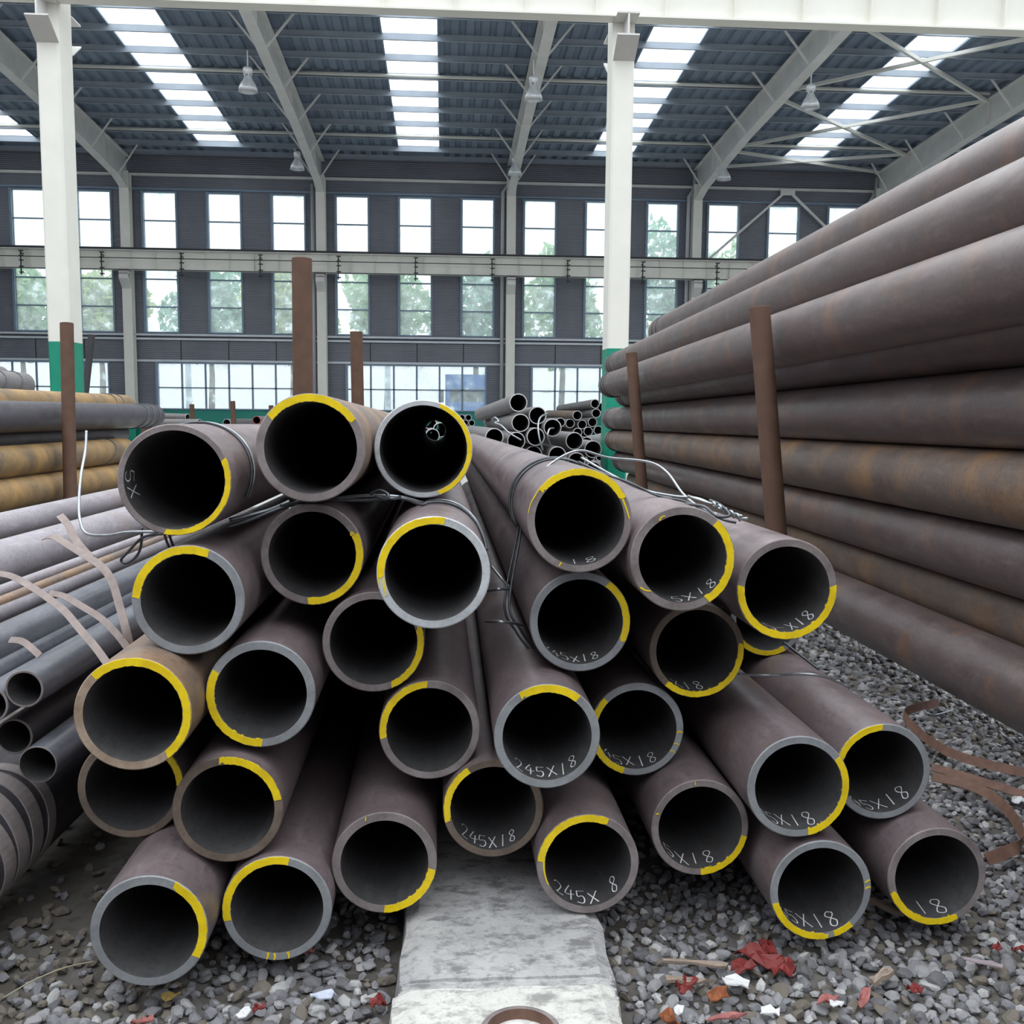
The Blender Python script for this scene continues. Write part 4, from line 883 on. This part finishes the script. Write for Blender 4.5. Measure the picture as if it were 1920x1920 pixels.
# ================================================================== DEBRIS ON THE GRAVEL
MT['red'] = plain('red_scrap', (.20, .026, .024), .6, 0, .35, 30, .2); MT['redlight'] = plain('faded_red_scrap', (.33, .12, .11), .7, 0, .3, 30, .2); MT['orange'] = plain('orange_rust_flake', (.27, .09, .035), .85, 0, .4, 40, .3)
MT['paper'] = plain('white_paper', (.72, .73, .75), .8, 0, .1, 60); MT['wood'] = plain('splintered_wood', (.33, .26, .21), .85, 0, .3, 25, .3); MT['card'] = plain('lilac_card', (.36, .30, .33), .7, 0, .2, 20)
MT['blue_s'] = plain('pale_blue_scrap', (.55, .60, .72), .7, 0, .15, 30); MT['dry'] = plain('dry_leaf', (.30, .21, .06), .85, 0, .3, 30); MT['grass'] = plain('dry_straw', (.36, .33, .22), .85, 0, .2, 30)
def scrap(px, py, w_, h_, rotz, mat, name, label, cat, seed, crumple=.012, thick=.003, n=6):
    """torn, crumpled flake with a ragged outline, lying on the stones"""
    rr = random.Random(seed*13+1); c = onz(px, py, .026); v = []; f = []; ringn = 11
    ang = [2*math.pi*(k+rr.uniform(-.32, .32))/ringn for k in range(ringn)]
    prof = [rr.uniform(.72, 1.08) for _ in range(ringn)]
    sq = lambda a: 1/max(abs(math.cos(a)), abs(math.sin(a)))**.75          # nearer a rectangle than an ellipse
    zs = {(l, k): rr.uniform(-1, 1)*crumple*(.5 if l == 0 else .8) for l in range(2) for k in range(ringn)}
    layers = []; zc = rr.uniform(-.2, .8)*crumple
    for s in (1, -1):
        cen = len(v); v.append((0, 0, zc+s*thick/2)); base = len(v)
        for l, lev in enumerate((.52, 1.)):
            for k in range(ringn):
                q = prof[k]*lev*sq(ang[k]); v.append((w_/2*q*math.cos(ang[k]), h_/2*q*math.sin(ang[k]), zs[l, k]+s*thick/2))
        for k in range(ringn):
            k2 = (k+1) % ringn; a1, b1, a2, b2 = base+k, base+k2, base+ringn+k, base+ringn+k2
            t = [(cen, a1, b1), (a1, a2, b2), (a1, b2, b1)]
            f += t if s > 0 else [tuple(reversed(q)) for q in t]
        layers.append(base+ringn)
    for k in range(ringn):
        k2 = (k+1) % ringn; f.append((layers[0]+k, layers[1]+k, layers[1]+k2, layers[0]+k2))
    o = mobj(name, v, f, MT[mat]); o.location = c; o.rotation_euler = (rr.uniform(-.15, .15), rr.uniform(-.15, .15), rotz); return tag(o, label, cat)
scrap(1425, 1790, .125, .065, -.7, 'red', 'red_rag', 'dark red rag below the right bottom-row pipe', 'rag', 1, .02)
scrap(1470, 1815, .07, .05, .4, 'red', 'red_rag', 'crumpled red rag piece beside the dark red rag', 'rag', 2, .02)
scrap(1395, 1812, .06, .035, .1, 'red', 'red_rag', 'torn red strip left of the dark red rag', 'rag', 3, .015)
scrap(1285, 1845, .055, .04, .5, 'red', 'red_rag', 'frayed red scrap right of the concrete block', 'rag', 4, .02)
scrap(1345, 1862, .05, .03, -.3, 'orange', 'rust_flake', 'orange-brown rust flake beside the white paper', 'flake', 5, .015)
scrap(1380, 1841, .062, .055, -.3, 'paper', 'paper_scrap', 'white printed paper scrap on the gravel, largest one', 'paper', 6, .008)
scrap(1290, 1838, .11, .018, .05, 'wood', 'wood_splinter', 'long grey wood splinter right of the concrete block', 'wood', 7, .006, .008)
scrap(1305, 1806, .16, .016, .0, 'wood', 'wood_splinter', 'thin wood splinter behind the long grey one', 'wood', 8, .006, .006)
scrap(1650, 1832, .085, .022, .5, 'wood', 'wood_splinter', 'pale splintered wood piece below the rightmost pipes', 'wood', 9, .008, .012)
scrap(1620, 1872, .075, .022, .95, 'redlight', 'red_strip', 'faded pink-red strip leaning by the pale wood piece', 'strip', 10, .006)
scrap(1716, 1852, .035, .03, .2, 'red', 'red_rag', 'small bright red scrap at the lower right', 'rag', 11, .014)
scrap(1838, 1803, .10, .028, -.2, 'card', 'card_strip', 'lilac card strip on the gravel at the right', 'card', 12, .004)
scrap(1870, 1775, .03, .022, .4, 'red', 'red_rag', 'tiny red scrap above the lilac card strip', 'rag', 13, .01)
scrap(1910, 1779, .03, .02, .1, 'red', 'red_rag', 'tiny red scrap at the right edge', 'rag', 14, .01)
scrap(1553, 1873, .055, .03, .3, 'redlight', 'red_rag', 'rosy scrap in the lower middle right', 'rag', 15, .012)
scrap(1570, 1880, .038, .018, .1, 'paper', 'paper_scrap', 'small white scrap beside the rosy one', 'paper', 16, .008)
scrap(1445, 1895, .045, .03, -.3, 'paper', 'paper_scrap', 'white chip at the lower edge right of the concrete block', 'paper', 17, .01)
scrap(1255, 1912, .05, .04, .6, 'orange', 'rust_flake', 'bright orange rust flake at the bottom edge', 'flake', 18, .02)
scrap(1365, 1905, .09, .016, .0, 'redlight', 'red_strip', 'flat faded red strip at the bottom edge', 'strip', 19, .006)
scrap(1272, 1893, .026, .022, .9, 'paper', 'paper_scrap', 'white pebble-like chip near the orange flake', 'paper', 20, .008)
scrap(608, 1866, .060, .022, .05, 'blue_s', 'plastic_scrap', 'pale blue plastic scrap left of the concrete block', 'plastic', 21, .008)
scrap(320, 1868, .045, .024, .3, 'dry', 'dry_leaf', 'yellow-brown dry leaf below the bottom left pipe', 'leaf', 22, .008, .0015)
scrap(708, 1878, .03, .035, .5, 'red', 'red_rag', 'red scrap just left of the concrete block', 'rag', 23, .016)
scrap(485, 1890, .03, .02, .2, 'red', 'red_rag', 'small red scrap left of the pale blue plastic', 'rag', 24, .01)
scrap(265, 1914, .05, .02, .1, 'redlight', 'red_strip', 'curled pinkish scrap at the bottom left', 'strip', 25, .012)
scrap(455, 1900, .035, .022, .4, 'paper', 'paper_scrap', 'off-white chip beside the small red scrap at the left', 'paper', 26, .008)
scrap(580, 1782, .03, .016, .4, 'redlight', 'red_rag', 'dull red scrap in the shade of the bottom row', 'rag', 27, .01)
scrap(1660, 1700, .11, .022, -.9, 'wood', 'wood_splinter', 'broken wood piece wedged between the two right bottom pipes', 'wood', 28, .006, .012)
scrap(1910, 1500, .05, .03, .3, 'paper', 'paper_scrap', 'white scrap on the gravel at the right edge', 'paper', 29, .01)
scrap(1440, 1775, .03, .075, .2, 'red', 'red_rag', 'upright fold of red cloth under the bottom-row pipe', 'rag', 30, .02)
o = MB().tube(smoothpts([onz(5, 1872, .03), onz(60, 1840, .05), onz(120, 1815, .06), onz(175, 1803, .06)]), .0018, 5).build('straw', MT['grass'], None, True); tag(o, 'long dry straw stalk at the lower left', 'straw')
# rusty straps on the gravel at the right
def gs(pts, wd, lab, side):
    o = ribbon('steel_strap', [onz(x, y, z) for x, y, z in pts], wd, MT['strap_rust'], lambda t: side, .003, None, 9); return tag(o, lab, 'strap', 'rusty straps on the gravel')
gs([(1760, 1318, .03), (1725, 1325, .05), (1700, 1334, .05), (1697, 1345, .045), (1720, 1370, .03), (1760, 1400, .03), (1820, 1425, .035), (1925, 1450, .05)], .034, 'rusty strap folded back on itself on the gravel, farthest', (.3, .5, .8))
gs([(1748, 1438, .03), (1790, 1450, .03), (1850, 1468, .03), (1925, 1492, .03)], .034, 'straight rusty strap on the gravel, middle one', (.3, 1, .5))
gs([(1748, 1457, .035), (1800, 1467, .04), (1850, 1487, .045), (1890, 1520, .05), (1915, 1560, .06), (1912, 1585, .07), (1880, 1600, .06), (1850, 1612, .05)], .034, 'curled rusty strap bending back to the rightmost pipe', (.5, .6, .7))
o = MB().tube(smoothpts([onz(1633, 1300, .06), onz(1665, 1308, .03), onz(1700, 1316, .03), onz(1722, 1326, .04), onz(1750, 1340, .03), onz(1790, 1330, .03)]), .003, 6).build('tie_wire', MT['wire_pale'], None, True); tag(o, 'thin wire lying on the gravel by the farthest rusty strap', 'wire')
